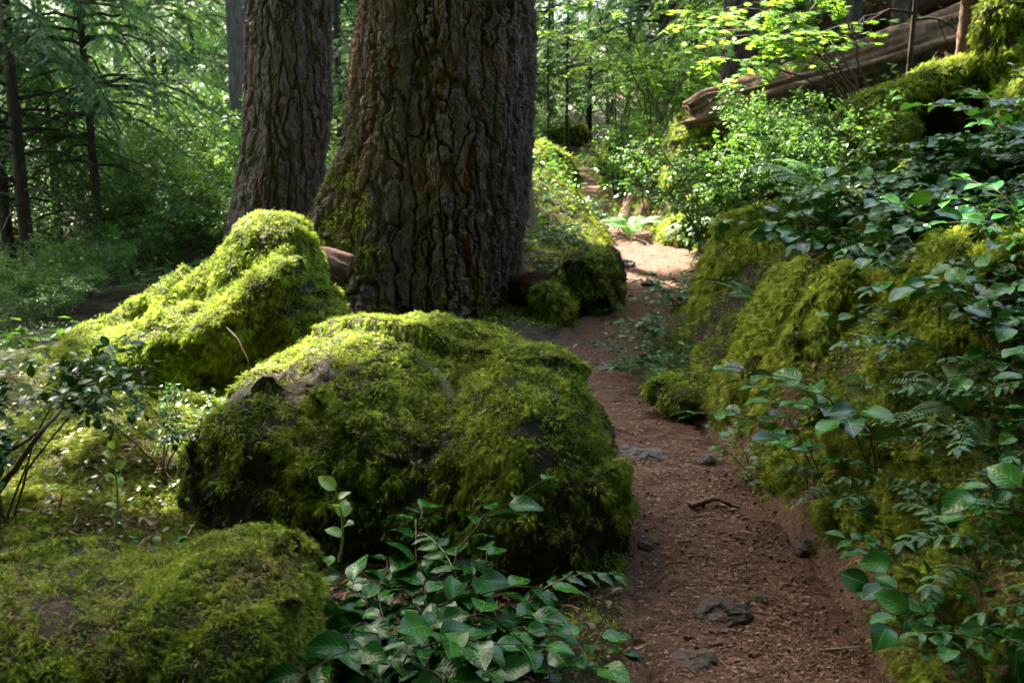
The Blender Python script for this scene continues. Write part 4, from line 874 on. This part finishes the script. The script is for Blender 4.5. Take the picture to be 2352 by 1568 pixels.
# left side shrubs
put(shrub('left_shrub', 7, .50, 321, .050, LEAF_L, 'salal', .75, 11, 18, .25, r0=.005, lo=.66), 'leaning_shrub', -10, 1000, 3.4, 'dark glossy shrub with a leaning woody stem at the left edge', 'shrub', None, .5, 1.0, True)
put(shrub('left_shrub_b', 4, .42, 322, .042, LEAF_L, 'salal', 1.0, 10, 12, .25, lo=.6), 'leaning_shrub', 360, 980, 3.9, 'thin glossy shrub spreading between the ridged rock and centre boulder', 'shrub', None, 2.5, .62, True)
put(SAL[2], 'salal_plant', 420, 1215, 3.1, 'salal leaves peeping over the mossy log beside the centre boulder', 'shrub', None, 1.4, .7)
put(SAL[2], 'salal_plant', 250, 1250, 3.05, 'salal leaves around the thin shoot behind the mossy log', 'shrub', None, 3.4, .6)
g2 = np.random.default_rng(23)
for k in range(5):
    u = g2.uniform(-80, 200) ; d = g2.uniform(7.0, 10.5); p = W(u, 784, d)
    place(BUSH[0 if k % 2 else 2], 'leafy_bush', ground_pt(p[0], p[1]), 'dark leafy bush in the gully left of the ridged boulder', 'shrub', 'bushes in the left gully', g2.random() * 6, .35 + .2 * g2.random())
for k in range(52):
    d = g2.uniform(11.5, 26) if k % 3 else g2.uniform(19, 28); u = g2.uniform(-150, 800) if k < 38 else g2.uniform(1160, 1310); d = d if k < 38 else g2.uniform(17, 30); p = W(u, 784, d)
    if abs(p[0] - xp(p[1])) < .9: continue
    pr = [(VM[0], 'vine_maple', 'sunlit vine maple behind the left trees', 'vine maples in the left background'), (BUSH[0], 'leafy_bush', 'leafy bush under the left hemlocks', 'bushes under the left hemlocks'), (BUSH[1], 'leafy_bush', 'light green bush under the left hemlocks', 'light bushes under the left hemlocks')][k % 3]
    if u > 1000: pr = (pr[0], pr[1], pr[2].replace('behind the left trees', 'left of the far trail').replace('under the left hemlocks', 'left of the far trail'), pr[3].replace('in the left background', 'by the far trail').replace('under the left hemlocks', 'by the far trail'))
    place(pr[0], pr[1], ground_pt(p[0], p[1]), pr[2], 'shrub', pr[3], g2.random() * 6, .8 + .4 * g2.random())
# maple boughs upper right, in sun
def lean_maple(seed, tips, lsz):
    """leaning stems that end in drooping layered sprays of large lobed leaves"""
    g = np.random.default_rng(seed); gs, gl = Geo(), Geo(); base = hitg(2010, 330)
    for tp in tips:
        tp = np.asarray(tp); B = bez(base, base + (tp - base) * .45 + [0, 0, .55], tp, 16) - base; B[1:] += g.normal(size=(15, 3)) * .012; gs.add(*tube(B, np.linspace(.012, .003, 16), 5)); ax = norm(tp - base)
        for q in range(11):
            f = (.5 + .5 * (q + g.random()) / 11) * 15; i0 = min(int(f), 14); p = B[i0] + (B[i0 + 1] - B[i0]) * (f - i0)
            e = (ax * .5 + g.normal(size=3) * [.8, .8, .25] - [0, 0, .15]) * .32; Tw = bez(p, p + e * .5 + [0, 0, .05], p + e - [0, 0, .06], 6); gs.add(*tube(Tw, np.linspace(.004, .0012, 6), 4))
            m_ = 10; t = np.repeat(np.linspace(.3, 1, m_ // 2), 2); sd = np.tile([1, -1], m_ // 2)[:, None]; sv = norm(np.cross(e, [0, 0, 1]))
            pp = np.stack([np.interp(t * 5, np.arange(6), Tw[:, c]) for c in range(3)], -1); Y = norm(norm(e) * .5 + sv * sd + g.normal(size=(m_, 3)) * [.35, .35, .15] + [0, 0, -.25])
            gl.add(*leaves(MAPLE, pp + Y * lsz * .3, Y, norm(np.array([0, -.25, 1.0]) + g.normal(size=(m_, 3)) * .25), lsz * (.6 + .6 * g.random(m_)), g))
    return base, [('stems', gs.mesh('maple_bough_stems', M['stem'])), ('leaves', gl.mesh('maple_bough_leaves', M['maple'], True, True))]
b_, pr_ = lean_maple(61, [W(1590, 150, 8.0), W(1640, 60, 8.3), W(1740, 20, 8.0), W(1750, 95, 7.8), W(1830, 60, 8.2), W(1600, 30, 8.8), W(1880, -20, 7.8), W(1820, 130, 8.2)], .13)
place(pr_, 'vine_maple', b_, 'vine maple leaning left with bright yellow-green lobed leaves over the fallen log', 'shrub')
put(VM[0], 'vine_maple', 1780, 300, 14.2, 'vine maple standing behind the dark trunk above the fallen log', 'shrub', None, .8, 1.0, True)
put(VM[1], 'vine_maple', 1850, 260, 15.5, 'lower vine maple with sunlit leaves right of the bright one', 'shrub', None, 2.8, .85, True)
put(VM[0], 'vine_maple', 1420, 200, 16, 'soft green vine maple past the trail bend', 'shrub', None, 1.8, 1.2, True)
put(VM[1], 'vine_maple', 1500, 250, 14.5, 'vine maple hanging over the dark slanted boulder', 'shrub', None, 4.1, 1.0, True)
# by the trunk base mound
for k, (u, d, s, lb) in enumerate([(1255, 9.2, .55, 'salal plant on the earth mound behind the cut log'), (1320, 8.6, .5, 'salal plant in front of the wedge boulder'), (1300, 10.5, .6, 'salal plant under the sloping sunlit boulder'), (1240, 11.5, .7, 'salal plant at the foot of the dark squeezed trunk'),
                                  (1345, 12, .7, 'salal plant high on the earth mound above the wedge boulder'), (1395, 7.95, .35, 'light green seedling on the wedge boulder edge'), (1215, 8.7, .4, 'low salal plant tucked between the largest trunk and the cut log'), (1265, 8.2, .4, 'low salal plant directly above the cut log'), (1300, 9.6, .5, 'salal plant in the middle of the earth mound')]):
    put(SALM[k % 3], 'salal_plant', u, 700, d, lb, 'shrub', None, k * 1.3, s)
# tiny ground cover
def groundcover(count, fn, lsz, seed):
    g = np.random.default_rng(seed); x = g.uniform(-4.5, 6, count * 6); y = g.uniform(1.6, 14, count * 6); w = fn(x, y); k = g.random(len(x)) < w; x, y = x[k][:count], y[k][:count]
    O = np.stack([x, y, H(x, y) + .02 + .05 * g.random(len(x))], -1); Y = norm(g.normal(size=O.shape) * [1, 1, .3]); Z = norm(np.array([0, 0, 1]) + .35 * g.normal(size=O.shape))
    V, F, uv = leaves(LEAF_L, O, Y, Z, lsz * (.6 + .8 * g.random(len(O))), g); tag(link('ground_cover', make_mesh('ground_cover', V, F, M['groundleaf'], True, uv)), kind='stuff')
def gc(x, y):
    s = np.abs(x - xp(y)) - wp(y); n = fbm(np.stack([x, y, 0 * x], -1) * 1.1, 3, 91)
    return (s > .12) * sstep(-.05, .3, n) * np.where(x < xp(y), np.where(y < 7, 1.0 * (x < -.9), 1), .7)
groundcover(9000, gc, .026, 93)

g = np.random.default_rng(95); n = 200000; x = g.uniform(-26, 22, n); y = g.uniform(5, 40, n); k = (np.abs(x - xp(y)) - wp(y) > .25) & (fbm(np.stack([x, y, 0 * x], -1) * .8, 3, 96) > -.25) & (g.random(n) < np.clip(14 / y, 0, 1)) & ((y > 10) | ((x < -2.3) & (y > 6.0)))
x, y = x[k], y[k]; O = np.stack([x, y, H(x, y) + (.05 + .45 * np.clip(fbm(np.stack([x, y, 0 * x], -1) * 1.7, 2, 97) + .4, 0, 1)) * g.random(len(x))], -1)
V, F, uv = leaves(QUAD, O, norm(g.normal(size=O.shape) * [1, 1, .4]), norm(np.array([0, 0, 1]) + .45 * g.normal(size=O.shape)), .06 + .07 * g.random(len(O)), g)
tag(link('undergrowth', make_mesh('undergrowth', V, F, M['shrub'], True, uv)), kind='stuff')
# ------------------------------------------------------------------ fallen logs, stump, roots
def log_mesh(P0, P1, r0, r1, seed, m, nseg=200, k=72, sag=.0, amp=.03):
    t = np.linspace(0, 1, nseg)[:, None]; P = np.asarray(P0) + (np.asarray(P1) - P0) * t; P[:, 2] -= sag * np.sin(t[:, 0] * math.pi)
    V, F = tube(P, np.linspace(r0, r1, nseg), k); ax = norm(np.asarray(P1) - P0); rel = V - np.repeat(P, k, 0); L = np.linalg.norm(np.asarray(P1) - P0)
    s = np.repeat(t[:, 0] * L, k); q = np.stack([rel[:, 0] * 9, rel[:, 2] * 9, s * 1.2 + rel[:, 1] * 9], -1)
    V = V + norm(rel) * (amp * fbm(q * np.array([1, 1, .6]), 5, seed) + .5 * amp * fbm(q * 3.3 * np.array([1, 1, .35]), 3, seed + 2))[:, None]
    tt_ = np.repeat(t[:, 0], k); V = V + ax * (sstep(.08, 0, tt_) * L * .05 * fbm(np.stack([rel[:, 0] * 14, rel[:, 2] * 14, rel[:, 1] * 3], -1), 3, seed + 4) * 2)[:, None] - norm(rel) * (sstep(.06, 0, tt_) * .3 * np.linalg.norm(rel, axis=1))[:, None]
    c0, c1 = len(V), len(V) + 1; V = np.concatenate([V, [P[0], P[-1]]]); j = np.arange(k); j2 = (j + 1) % k
    return V, [F, np.concatenate([np.stack([j2, j, 0 * j + c0], -1), np.stack([(nseg - 1) * k + j, (nseg - 1) * k + j2, 0 * j + c1], -1)])]
def add_log(name, label, P0, P1, r0, r1, seed, m, **kw):
    V, F = log_mesh(P0, P1, r0, r1, seed, m, **kw); loc = np.asarray(P0); o = link(name, make_mesh(name, V - loc, F, M[m], True, attrs={'moss': sstep(.05, .3, fbm(V * 3, 4, seed)) * .8}), None, loc); return tag(o, label, 'log')
add_log('fallen_log', 'long weathered brown log lying up the slope, broken lower end above the trail', W(1590, 265, 12.0), W(2330, 40, 11.4), .27, .34, 401, 'wood', sag=.05, amp=.12)
add_log('fallen_log', 'dark reddish fallen log behind the slope at the top right', W(1830, 110, 16.0), W(2420, -90, 14.2), .4, .42, 403, 'rotwood', amp=.05)
add_log('fallen_log', 'thin grey pole lying beside the reddish fallen log', W(1800, 160, 14.5), W(2150, 45, 13.5), .06, .05, 405, 'bark_grey', amp=.015)
add_log('cut_log', 'short dark log end poking out right of the largest trunk', W(1140, 690, 8.4), W(1236, 672, 7.75), .17, .165, 407, 'rotwood', nseg=60, amp=.02)
add_log('root', 'reddish bare root between the ridged boulder and the largest trunk', W(715, 610, 6.9), W(790, 640, 6.95), .13, .16, 409, 'redroot', nseg=50, amp=.05)
# mossy stump with arching roots, top right
boulder('mossy_stump', 'old stump with arching mossy root and black hollow, top right corner', [
    lobe(2350, 110, 6.6, 105, .4, 130, 2.3), lobe(2275, 80, 6.5, 42, .25, 80, 2.2), lobe(2350, 300, 6.4, 60, .4, 160, 2.2), lobe(2130, 200, 6.7, 190, .16, 42, 2.1, 0, -.42), lobe(1995, 275, 6.7, 60, .2, 60, 2.1)],
    center=W(2290, 130, 6.65), sub=6, amp=.06, freq=4, seed=45, count=50000, size=.032, mm='moss', rm='rock_log', bare=.5, cat='stump', hang=1.1)
boulder('mossy_root', 'dark rotten root mass under the arching mossy root', [lobe(2235, 250, 6.95, 150, .25, 125, 2.4), lobe(2130, 320, 6.9, 60, .2, 60, 2.2)], sub=6, amp=.14, freq=5, seed=47, count=600, size=.04, mm='moss_olive', rm='rot', bare=-.9, cat='root')
boulder('mossy_boulder', 'mossy hummock at the foot of the stump root', [lobe(2035, 310, 6.6, 60, .25, 38, 2.3)], sub=6, amp=.06, seed=48, count=14000, size=.032, mm='moss', bare=.6)

# ------------------------------------------------------------------ trail stones, twigs, leaves, litter
def stone(label, u, v, d, rx, ry, rz, seed, m='stone'):
    p = W(u, v, d); s = (zp(p[1]) + 0.0 - CAM[2]) / (p[2] - CAM[2]); p = CAM + (p - CAM) * s
    D, F = ico(5); V = D * np.array([rx, ry, rz * .9]); f1, f2, c = worley(V / .06 + seed, seed); V = V + D * (.02 * (c - .5)[:, None] + .018 * fbm(V * 14, 3, seed)[:, None]) * min(1, rx / .08); V = V + D * (.004 * (worley(V / .022, seed + 3)[2] - .5) + .004 * fbm(V * 60, 2, 9))[:, None]
    o = link('trail_stone', make_mesh('trail_stone', V, F, M[m], False), None, p); o.rotation_euler = (0, 0, seed); return tag(o, label, 'stone')
for a in [('flat grey-brown stone in the trail beside the boulder edge', 1472, 1045, 5, .085, .13, .035, 1), ('flat grey stone half buried where the trail narrows', 1405, 845, 6.3, .09, .12, .03, 2),
          ('dark lava-like stone near the bottom of the trail', 1655, 1412, 3, .095, .075, .04, 3, 'lava'), ('small dark stone right of the lava-like stone', 1745, 1375, 3.1, .03, .03, .02, 4, 'lava'),
          ('pale jagged stone on the sunlit trail', 1435, 607, 10.4, .13, .1, .06, 5), ('low stone below the pale jagged one', 1495, 650, 9.5, .09, .07, .035, 6), ('stone at the foot of the right bank', 1625, 1060, 4.6, .05, .04, .035, 7),
          ('small stone pressed in soil by the dark bottom edge', 1590, 1515, 2.7, .07, .06, .02, 8, 'lava'), ('dark lumpy stone in the eroded bank edge', 1845, 1265, 3.2, .05, .06, .06, 9, 'lava'), ('tiny stone beside the boulder base on the trail', 1485, 1255, 3.5, .025, .03, .015, 10, 'lava')]: stone(*a)
def twig(name, label, pts, r, m='twig', cat='twig'):
    P = np.array(pts); loc = P[0].copy(); n = 14; t = np.linspace(0, len(P) - 1, n); Q = np.stack([np.interp(t, np.arange(len(P)), P[:, c]) for c in range(3)], -1) - loc
    Q[1:-1] += np.random.default_rng(int(abs(P[0, 0] * 1000))).normal(size=(n - 2, 3)) * r * .18
    V, F = tube(Q, np.linspace(r, r * .5, n), 6); tag(link(name, make_mesh(name, V, F, M[m]), None, loc), label, cat)
def on_trail(u, v, lift=.01):
    p = W(u, v, 4); s = (zp(p[1]) - CAM[2]) / (p[2] - CAM[2]); p = CAM + (p - CAM) * s; s = (zp(p[1]) - CAM[2]) / (p[2] - CAM[2]); p = CAM + (p - CAM) * s; p[2] += lift; return p
twig('bark_piece', 'curved piece of bark lying across the trail edge', [on_trail(1585, 1168), on_trail(1640, 1160, .03), on_trail(1700, 1170)], .014)
twig('twig', 'thin straight stick low on the trail', [on_trail(1880, 1500), on_trail(1975, 1492)], .004, 'twig_pale'); twig('twig', 'orange twig near the bottom of the trail', [on_trail(1650, 1520), on_trail(1690, 1555)], .004, 'litter'); 
twig('twig', 'short twig beside the boulder base', [on_trail(1535, 1318), on_trail(1500, 1345)], .004, 'litter')
twig('branch', 'dark bare branch rising at the left edge', [W(-20, 1150, 3.1), W(40, 1070, 3.1), W(95, 990, 3.1), W(140, 940, 3.2)], .011, 'stem', 'branch')
twig('branch', 'second dark branch crossing at the left edge', [W(-20, 1060, 3.2), W(50, 1020, 3.2), W(95, 985, 3.15)], .007, 'stem', 'branch')
twig('branch', 'pale dead branch leaning on the young hemlock', [W(180, 640, 11.7), W(215, 590, 11.7), W(245, 550, 11.8)], .012, 'twig_pale', 'branch')
twig('branch', 'pale dead stick against the left trunks', [W(75, 600, 10.7), W(95, 680, 10.7), W(105, 730, 10.7)], .012, 'twig_pale', 'branch')
twig('branch', 'dark bowed branch reaching from the young hemlock', [W(255, 350, 12), W(340, 385, 12), W(400, 450, 12), W(460, 510, 12.2)], .012, 'stem', 'branch')
twig('branch', 'dark twiggy stick lying below the mossy stump', [W(2260, 330, 5.9), W(2300, 380, 5.8), W(2350, 425, 5.7)], .012, 'stem', 'branch')
twig('twig', 'thin bowed twig sticking up left of the centre boulder', [W(570, 880, 4.0), W(572, 830, 4.0), W(545, 775, 4.05), W(520, 752, 4.1)], .004, 'stem')
# fir sprig lying on the boulder
gs, gl = Geo(), Geo(); B = np.array([on_surf(BV, 955, 830, .03), on_surf(BV, 985, 845, .035), on_surf(BV, 1015, 875, .03), on_surf(BV, 1032, 915, .025)]) + [0, 0, .015]; B = np.stack([np.interp(np.linspace(0, 3, 24), np.arange(4), B[:, c]) for c in range(3)], -1); loc = B[0].copy(); B -= loc
gs.add(*tube(B, np.linspace(.0018, .001, 24), 5)); ned = (np.array([(-.04, 0, 0), (.04, 0, 0), (.03, .8, .0), (0, 1, 0), (-.03, .8, 0)]), np.array([(0, 1, 2), (0, 2, 3), (0, 3, 4)]), np.zeros((5, 2)))
T = norm(np.gradient(B, axis=0)); O, Y, Z = [], [], []
for q in range(70):
    f = q / 69 * 22; i0 = int(f); sd = norm(np.cross(T[i0], [0, -.5, .8])) * (1 if q % 2 else -1); O.append(B[i0] + (B[i0 + 1] - B[i0]) * (f - i0)); Y.append(norm(sd + T[i0] * .7)); Z.append([0, -.5, .8])
gl.add(*leaves(ned, O, Y, Z, np.full(70, .022), None))
place([('stem', gs.mesh('sprig_stem', M['stem'])), ('needles', gl.mesh('sprig_needles', M['grape']))], 'fir_sprig', loc, 'flat green fir sprig dropped on top of the centre boulder', 'twig')
# dead leaves on the bank
g = np.random.default_rng(71); DL = leaf_tmpl(6, 4, .33, .4, .7, .35)
for k, (u, v, d, lb) in enumerate([(1945, 945, 3.75, 'curled pinkish dead leaf beside salal on the right bank'), (1965, 1135, 3.2, 'tan curled dead leaf on the moss bank'), (2062, 1160, 3.1, 'folded pale brown dead leaf on the moss'), (1970, 1180, 3.15, 'dark purplish dead leaf flat on the moss'),
        (2095, 1215, 3.0, 'shredded pale dead leaf on the moss'), (2030, 1305, 2.75, 'round half green half pink dead leaf'), (2130, 1310, 2.7, 'brown curled dead leaf near the lower oregon grape'), (2155, 615, 4.7, 'pinkish dead leaves patch under the salal thicket'),
        (1405, 1385, 2.85, 'pink dead leaf on the ground beside the seedling below the boulder corner'), (1300, 1515, 2.5, 'spotted beige dead leaf next to the torn salal seedling'), (2215, 735, 4.2, 'small tan dead leaf on the steep mossy boulder'), (1160, 1500, 2.5, 'yellowish dead leaf on dark soil at bottom centre')]):
    p = hitg(u, v); o = link('dead_leaf', make_mesh('dead_leaf', DL[0], DL[1], M['deadleaf'], True, DL[2]), None, p); o.location[2] = p[2] + .03
    s = .036 + .016 * g.random(); o.scale = (s, s, s); o.rotation_euler = (g.normal() * .5, g.normal() * .4, g.random() * 6.28); tag(o, lb, 'leaf')
# needle litter
def litter(name, n, ln, wd, m, seed, edge=1.0):
    g = np.random.default_rng(seed); y = 1.9 + 11 * g.random(n) ** 2.0; c = g.normal(size=n) * .55; c = np.clip(c, -1.2, 1.2) * edge; x = xp(y) + c * wp(y)
    k = n; ix = np.clip(np.searchsorted(ty, y), 0, len(ty) - 1); jx = np.clip(np.round((c + 1.25) / 2.5 * 89).astype(int), 0, 89); z = TRV.reshape(n0, n1, 3)[ix, jx, 2]
    O = np.stack([x, y, z + .003], -1); Y = g.normal(size=(n, 3)) * [1, 1, .12]; T = np.array([(-wd, -.5, 0), (wd, -.5, 0), (wd * .7, .1, .06), (wd * .2, .5, 0), (-wd * .8, .15, .05)]); TF_ = np.array([(0, 1, 2), (0, 2, 4), (4, 2, 3)])
    V, F = scatter(T, TF_, O, frames(Y, norm(np.array([0, 0, 1]) + .25 * g.normal(size=(n, 3)))), ln * (.4 + 1.0 * g.random(n) ** 1.5)); tag(link(name, make_mesh(name, V, F, M[m], False)), kind='stuff')
litter('needle_litter', 40000, .022, .055, 'litter', 73); litter('bark_litter', 9000, .018, .30, 'litter_red', 74); litter('needle_litter', 1600, .055, .03, 'litter', 75)
# litter lying on log and boulder is within their moss; soil crumbs on the bank edge
g = np.random.default_rng(76); n = 4500; y = 2 + 6 * g.random(n) ** 1.5; sd = np.where(g.random(n) < .8, 1, -1); x = xp(y) + sd * (wp(y) * .9 + g.normal(size=n) * .17); D, F0 = ico(1)
z = np.maximum(H(x, y), zp(y) + .004)
V, F = scatter(D * [1, .8, .7], F0, np.stack([x, y, z], -1), frames(g.normal(size=(n, 3)), g.normal(size=(n, 3))), .002 + .009 * g.random(n) ** 4)
tag(link('soil_crumbs', make_mesh('soil_crumbs', V, F, M['litter_red'])), kind='stuff')

g = np.random.default_rng(78); n = 16000; x = np.concatenate([g.uniform(-3.2, 3.2, n), g.uniform(-1.7, .7, 14000)]); y = np.concatenate([g.uniform(1.7, 8.5, n), g.uniform(1.9, 3.9, 14000)]); k = (np.abs(x - xp(y)) > wp(y) * .85) & (fbm(np.stack([x, y, 0 * x], -1) * 2.5, 3, 79) > -.15); x, y = x[k], y[k]
T = np.array([(-.05, -.5, 0), (.05, -.5, 0), (.05, 0, .1), (.03, .5, 0), (-.03, .5, 0), (-.05, 0, .1)]); TF_ = np.array([(0, 1, 2, 5), (5, 2, 3, 4)]); big = g.random(len(x)) < .08
V, F = scatter(T * [1, 1, 1], TF_, np.stack([x, y, H(x, y) + .012], -1), frames(g.normal(size=(len(x), 3)) * [1, 1, .2], norm(np.array([0, 0, 1]) + .3 * g.normal(size=(len(x), 3)))), np.where(big, .07, .024) * (.5 + g.random(len(x))))
tag(link('needle_litter', make_mesh('needle_litter', V, F, M['litter'], False)), kind='stuff')
n = 2600; x = np.concatenate([g.uniform(-3.2, 3.2, n), g.uniform(-1.7, .6, 500)]); y = np.concatenate([g.uniform(1.7, 9, n), g.uniform(1.9, 3.8, 500)]); k = (np.abs(x - xp(y)) > wp(y) * .8); x, y = x[k], y[k]
V, F, uv = leaves(DL, np.stack([x, y, H(x, y) + .014], -1), norm(g.normal(size=(len(x), 3)) * [1, 1, .3]), norm(np.array([0, 0, 1]) + .4 * g.normal(size=(len(x), 3))), .018 + .03 * g.random(len(x)) ** 2, g)
tag(link('leaf_litter', make_mesh('leaf_litter', V, F, M['deadleaf'], True, uv)), kind='stuff')

# ------------------------------------------------------------------ unseen leaves added to block sun and sky, with gaps for lit spots
g = np.random.default_rng(81); N = 27000
base = np.stack([g.uniform(-6, 9, N), g.uniform(.5, 17, N), g.uniform(0, 1.0, N)], -1); O = base + SUN * g.uniform(15, 24, (N, 1)); keep = np.ones(N, bool)
for t, rr in LIT:
    q = O - t; l = q @ SUN; dd = np.linalg.norm(q - l[:, None] * SUN, axis=1); keep &= ~((dd < rr * 1.05) & (l > 0))
for t, rr, pr_ in THIN:
    q = O - t; l = q @ SUN; dd = np.linalg.norm(q - l[:, None] * SUN, axis=1); keep &= ~((dd < rr) & (g.random(N) < pr_))
O = O[keep]; S_ = g.uniform(.14, .32, len(O))
N = 12000; b2 = np.stack([g.uniform(-3, 15, N), g.uniform(17, 36, N), 0 * g.uniform(0, 1, N)], -1) + SUN * g.uniform(17, 26, (N, 1)); keep = np.ones(N, bool)
for t, rr in LIT:
    q = b2 - t; l = q @ SUN; dd = np.linalg.norm(q - l[:, None] * SUN, axis=1); keep &= ~((dd < rr * 1.1) & (l > 0))
b2 = b2[keep]; N = 5000; b3 = np.stack([g.uniform(.2, 2.2, N), g.uniform(1, 7.5, N), 0 * g.uniform(0, 1, N)], -1) + SUN * g.uniform(15, 24, (N, 1)); b4 = np.stack([g.uniform(-1.6, .6, 2500), g.uniform(1, 3.2, 2500), np.zeros(2500)], -1) + SUN * g.uniform(15, 24, (2500, 1)); b3 = np.concatenate([b3, b4])
O = np.concatenate([O, b2, b3]); S_ = np.concatenate([S_, g.uniform(.25, .5, len(b2)), g.uniform(.14, .3, len(b3))])
N3 = 1500; bh = np.stack([g.uniform(-13, 13, N3), g.uniform(-13, 1.5, N3), g.uniform(.6, 12, N3)], -1)
bh = bh[((bh[:, 1] < -2.2) | (bh[:, 2] > 5.5))]
N = 26000; ov = np.stack([g.uniform(-13, 12, N), g.uniform(-8, 6.5, N), g.uniform(9, 15, N)], -1); N = 9000; lw = np.stack([g.uniform(-14, -5.5, N), g.uniform(-3, 7.5, N), g.uniform(1, 12, N)], -1); O = np.concatenate([O, ov, lw]); S_ = np.concatenate([S_, g.uniform(.2, .4, len(ov) + len(lw))])
idx = np.repeat(np.arange(len(bh)), 46); O2 = bh[idx] + np.clip(g.normal(size=(len(idx), 3)), -1.7, 1.7) * [.6, .6, .35]
O = np.concatenate([O, O2]); S_ = np.concatenate([S_, .28 + .3 * g.random(len(O2))])
V, F = scatter(QUAD[0] * [1.3, 1, 1], QUAD[1], O, frames(g.normal(size=O.shape) * [1, 1, .4], norm(np.array([0, 0, 1]) + .6 * g.normal(size=O.shape))), S_)
tag(link('light_blocking_leaves', make_mesh('light_blocking_leaves', V, F, M['hemlock'])), kind='stuff')

# ------------------------------------------------------------------ light, camera, render
w = bpy.data.worlds.new('World'); SC.world = w; w.use_nodes = True; nt = w.node_tree; bg = nt.nodes['Background']
sky = nt.nodes.new('ShaderNodeTexSky'); sky.sky_type = 'NISHITA'; sky.sun_disc = False
el = math.asin(SUN[2]); rot = math.atan2(SUN[0], SUN[1]); sky.dust_density = 4.0; sky.ozone_density = .6; sky.sun_elevation = el; sky.sun_rotation = rot
nt.links.new(sky.outputs[0], bg.inputs['Color']); bg.inputs['Strength'].default_value = .12
L = bpy.data.lights.new('sun', 'SUN'); L.energy = 5.0; L.angle = math.radians(.5); L.color = (1, .93, .80)
lo = bpy.data.objects.new('sun', L); C.objects.link(lo)
from mathutils import Vector, Matrix
lo.rotation_euler = Vector(SUN.tolist()).to_track_quat('Z', 'Y').to_euler(); lo.location = (0, 0, 20)
cd = bpy.data.cameras.new('camera'); co_ = bpy.data.objects.new('camera', cd); C.objects.link(co_)
co_.location = CAM.tolist(); co_.rotation_euler = (math.pi / 2 - PITCH, 0, 0); cd.sensor_width = 36; cd.lens = FPX / 2352 * 36; cd.clip_end = 1000; cd.clip_start = .05
cd.dof.use_dof = True; cd.dof.focus_distance = 3.5; cd.dof.aperture_fstop = 6.3
SC.camera = co_
vs = SC.view_settings; vs.view_transform = 'Standard'; vs.look = 'None'; vs.exposure = 3.5; vs.gamma = 1
cy = SC.cycles; cy.use_denoising = True; cy.max_bounces = 5; cy.diffuse_bounces = 3; cy.glossy_bounces = 2; cy.transmission_bounces = 4; cy.transparent_max_bounces = 4
cy.sample_clamp_indirect = 6; cy.caustics_reflective = False; cy.caustics_refractive = False
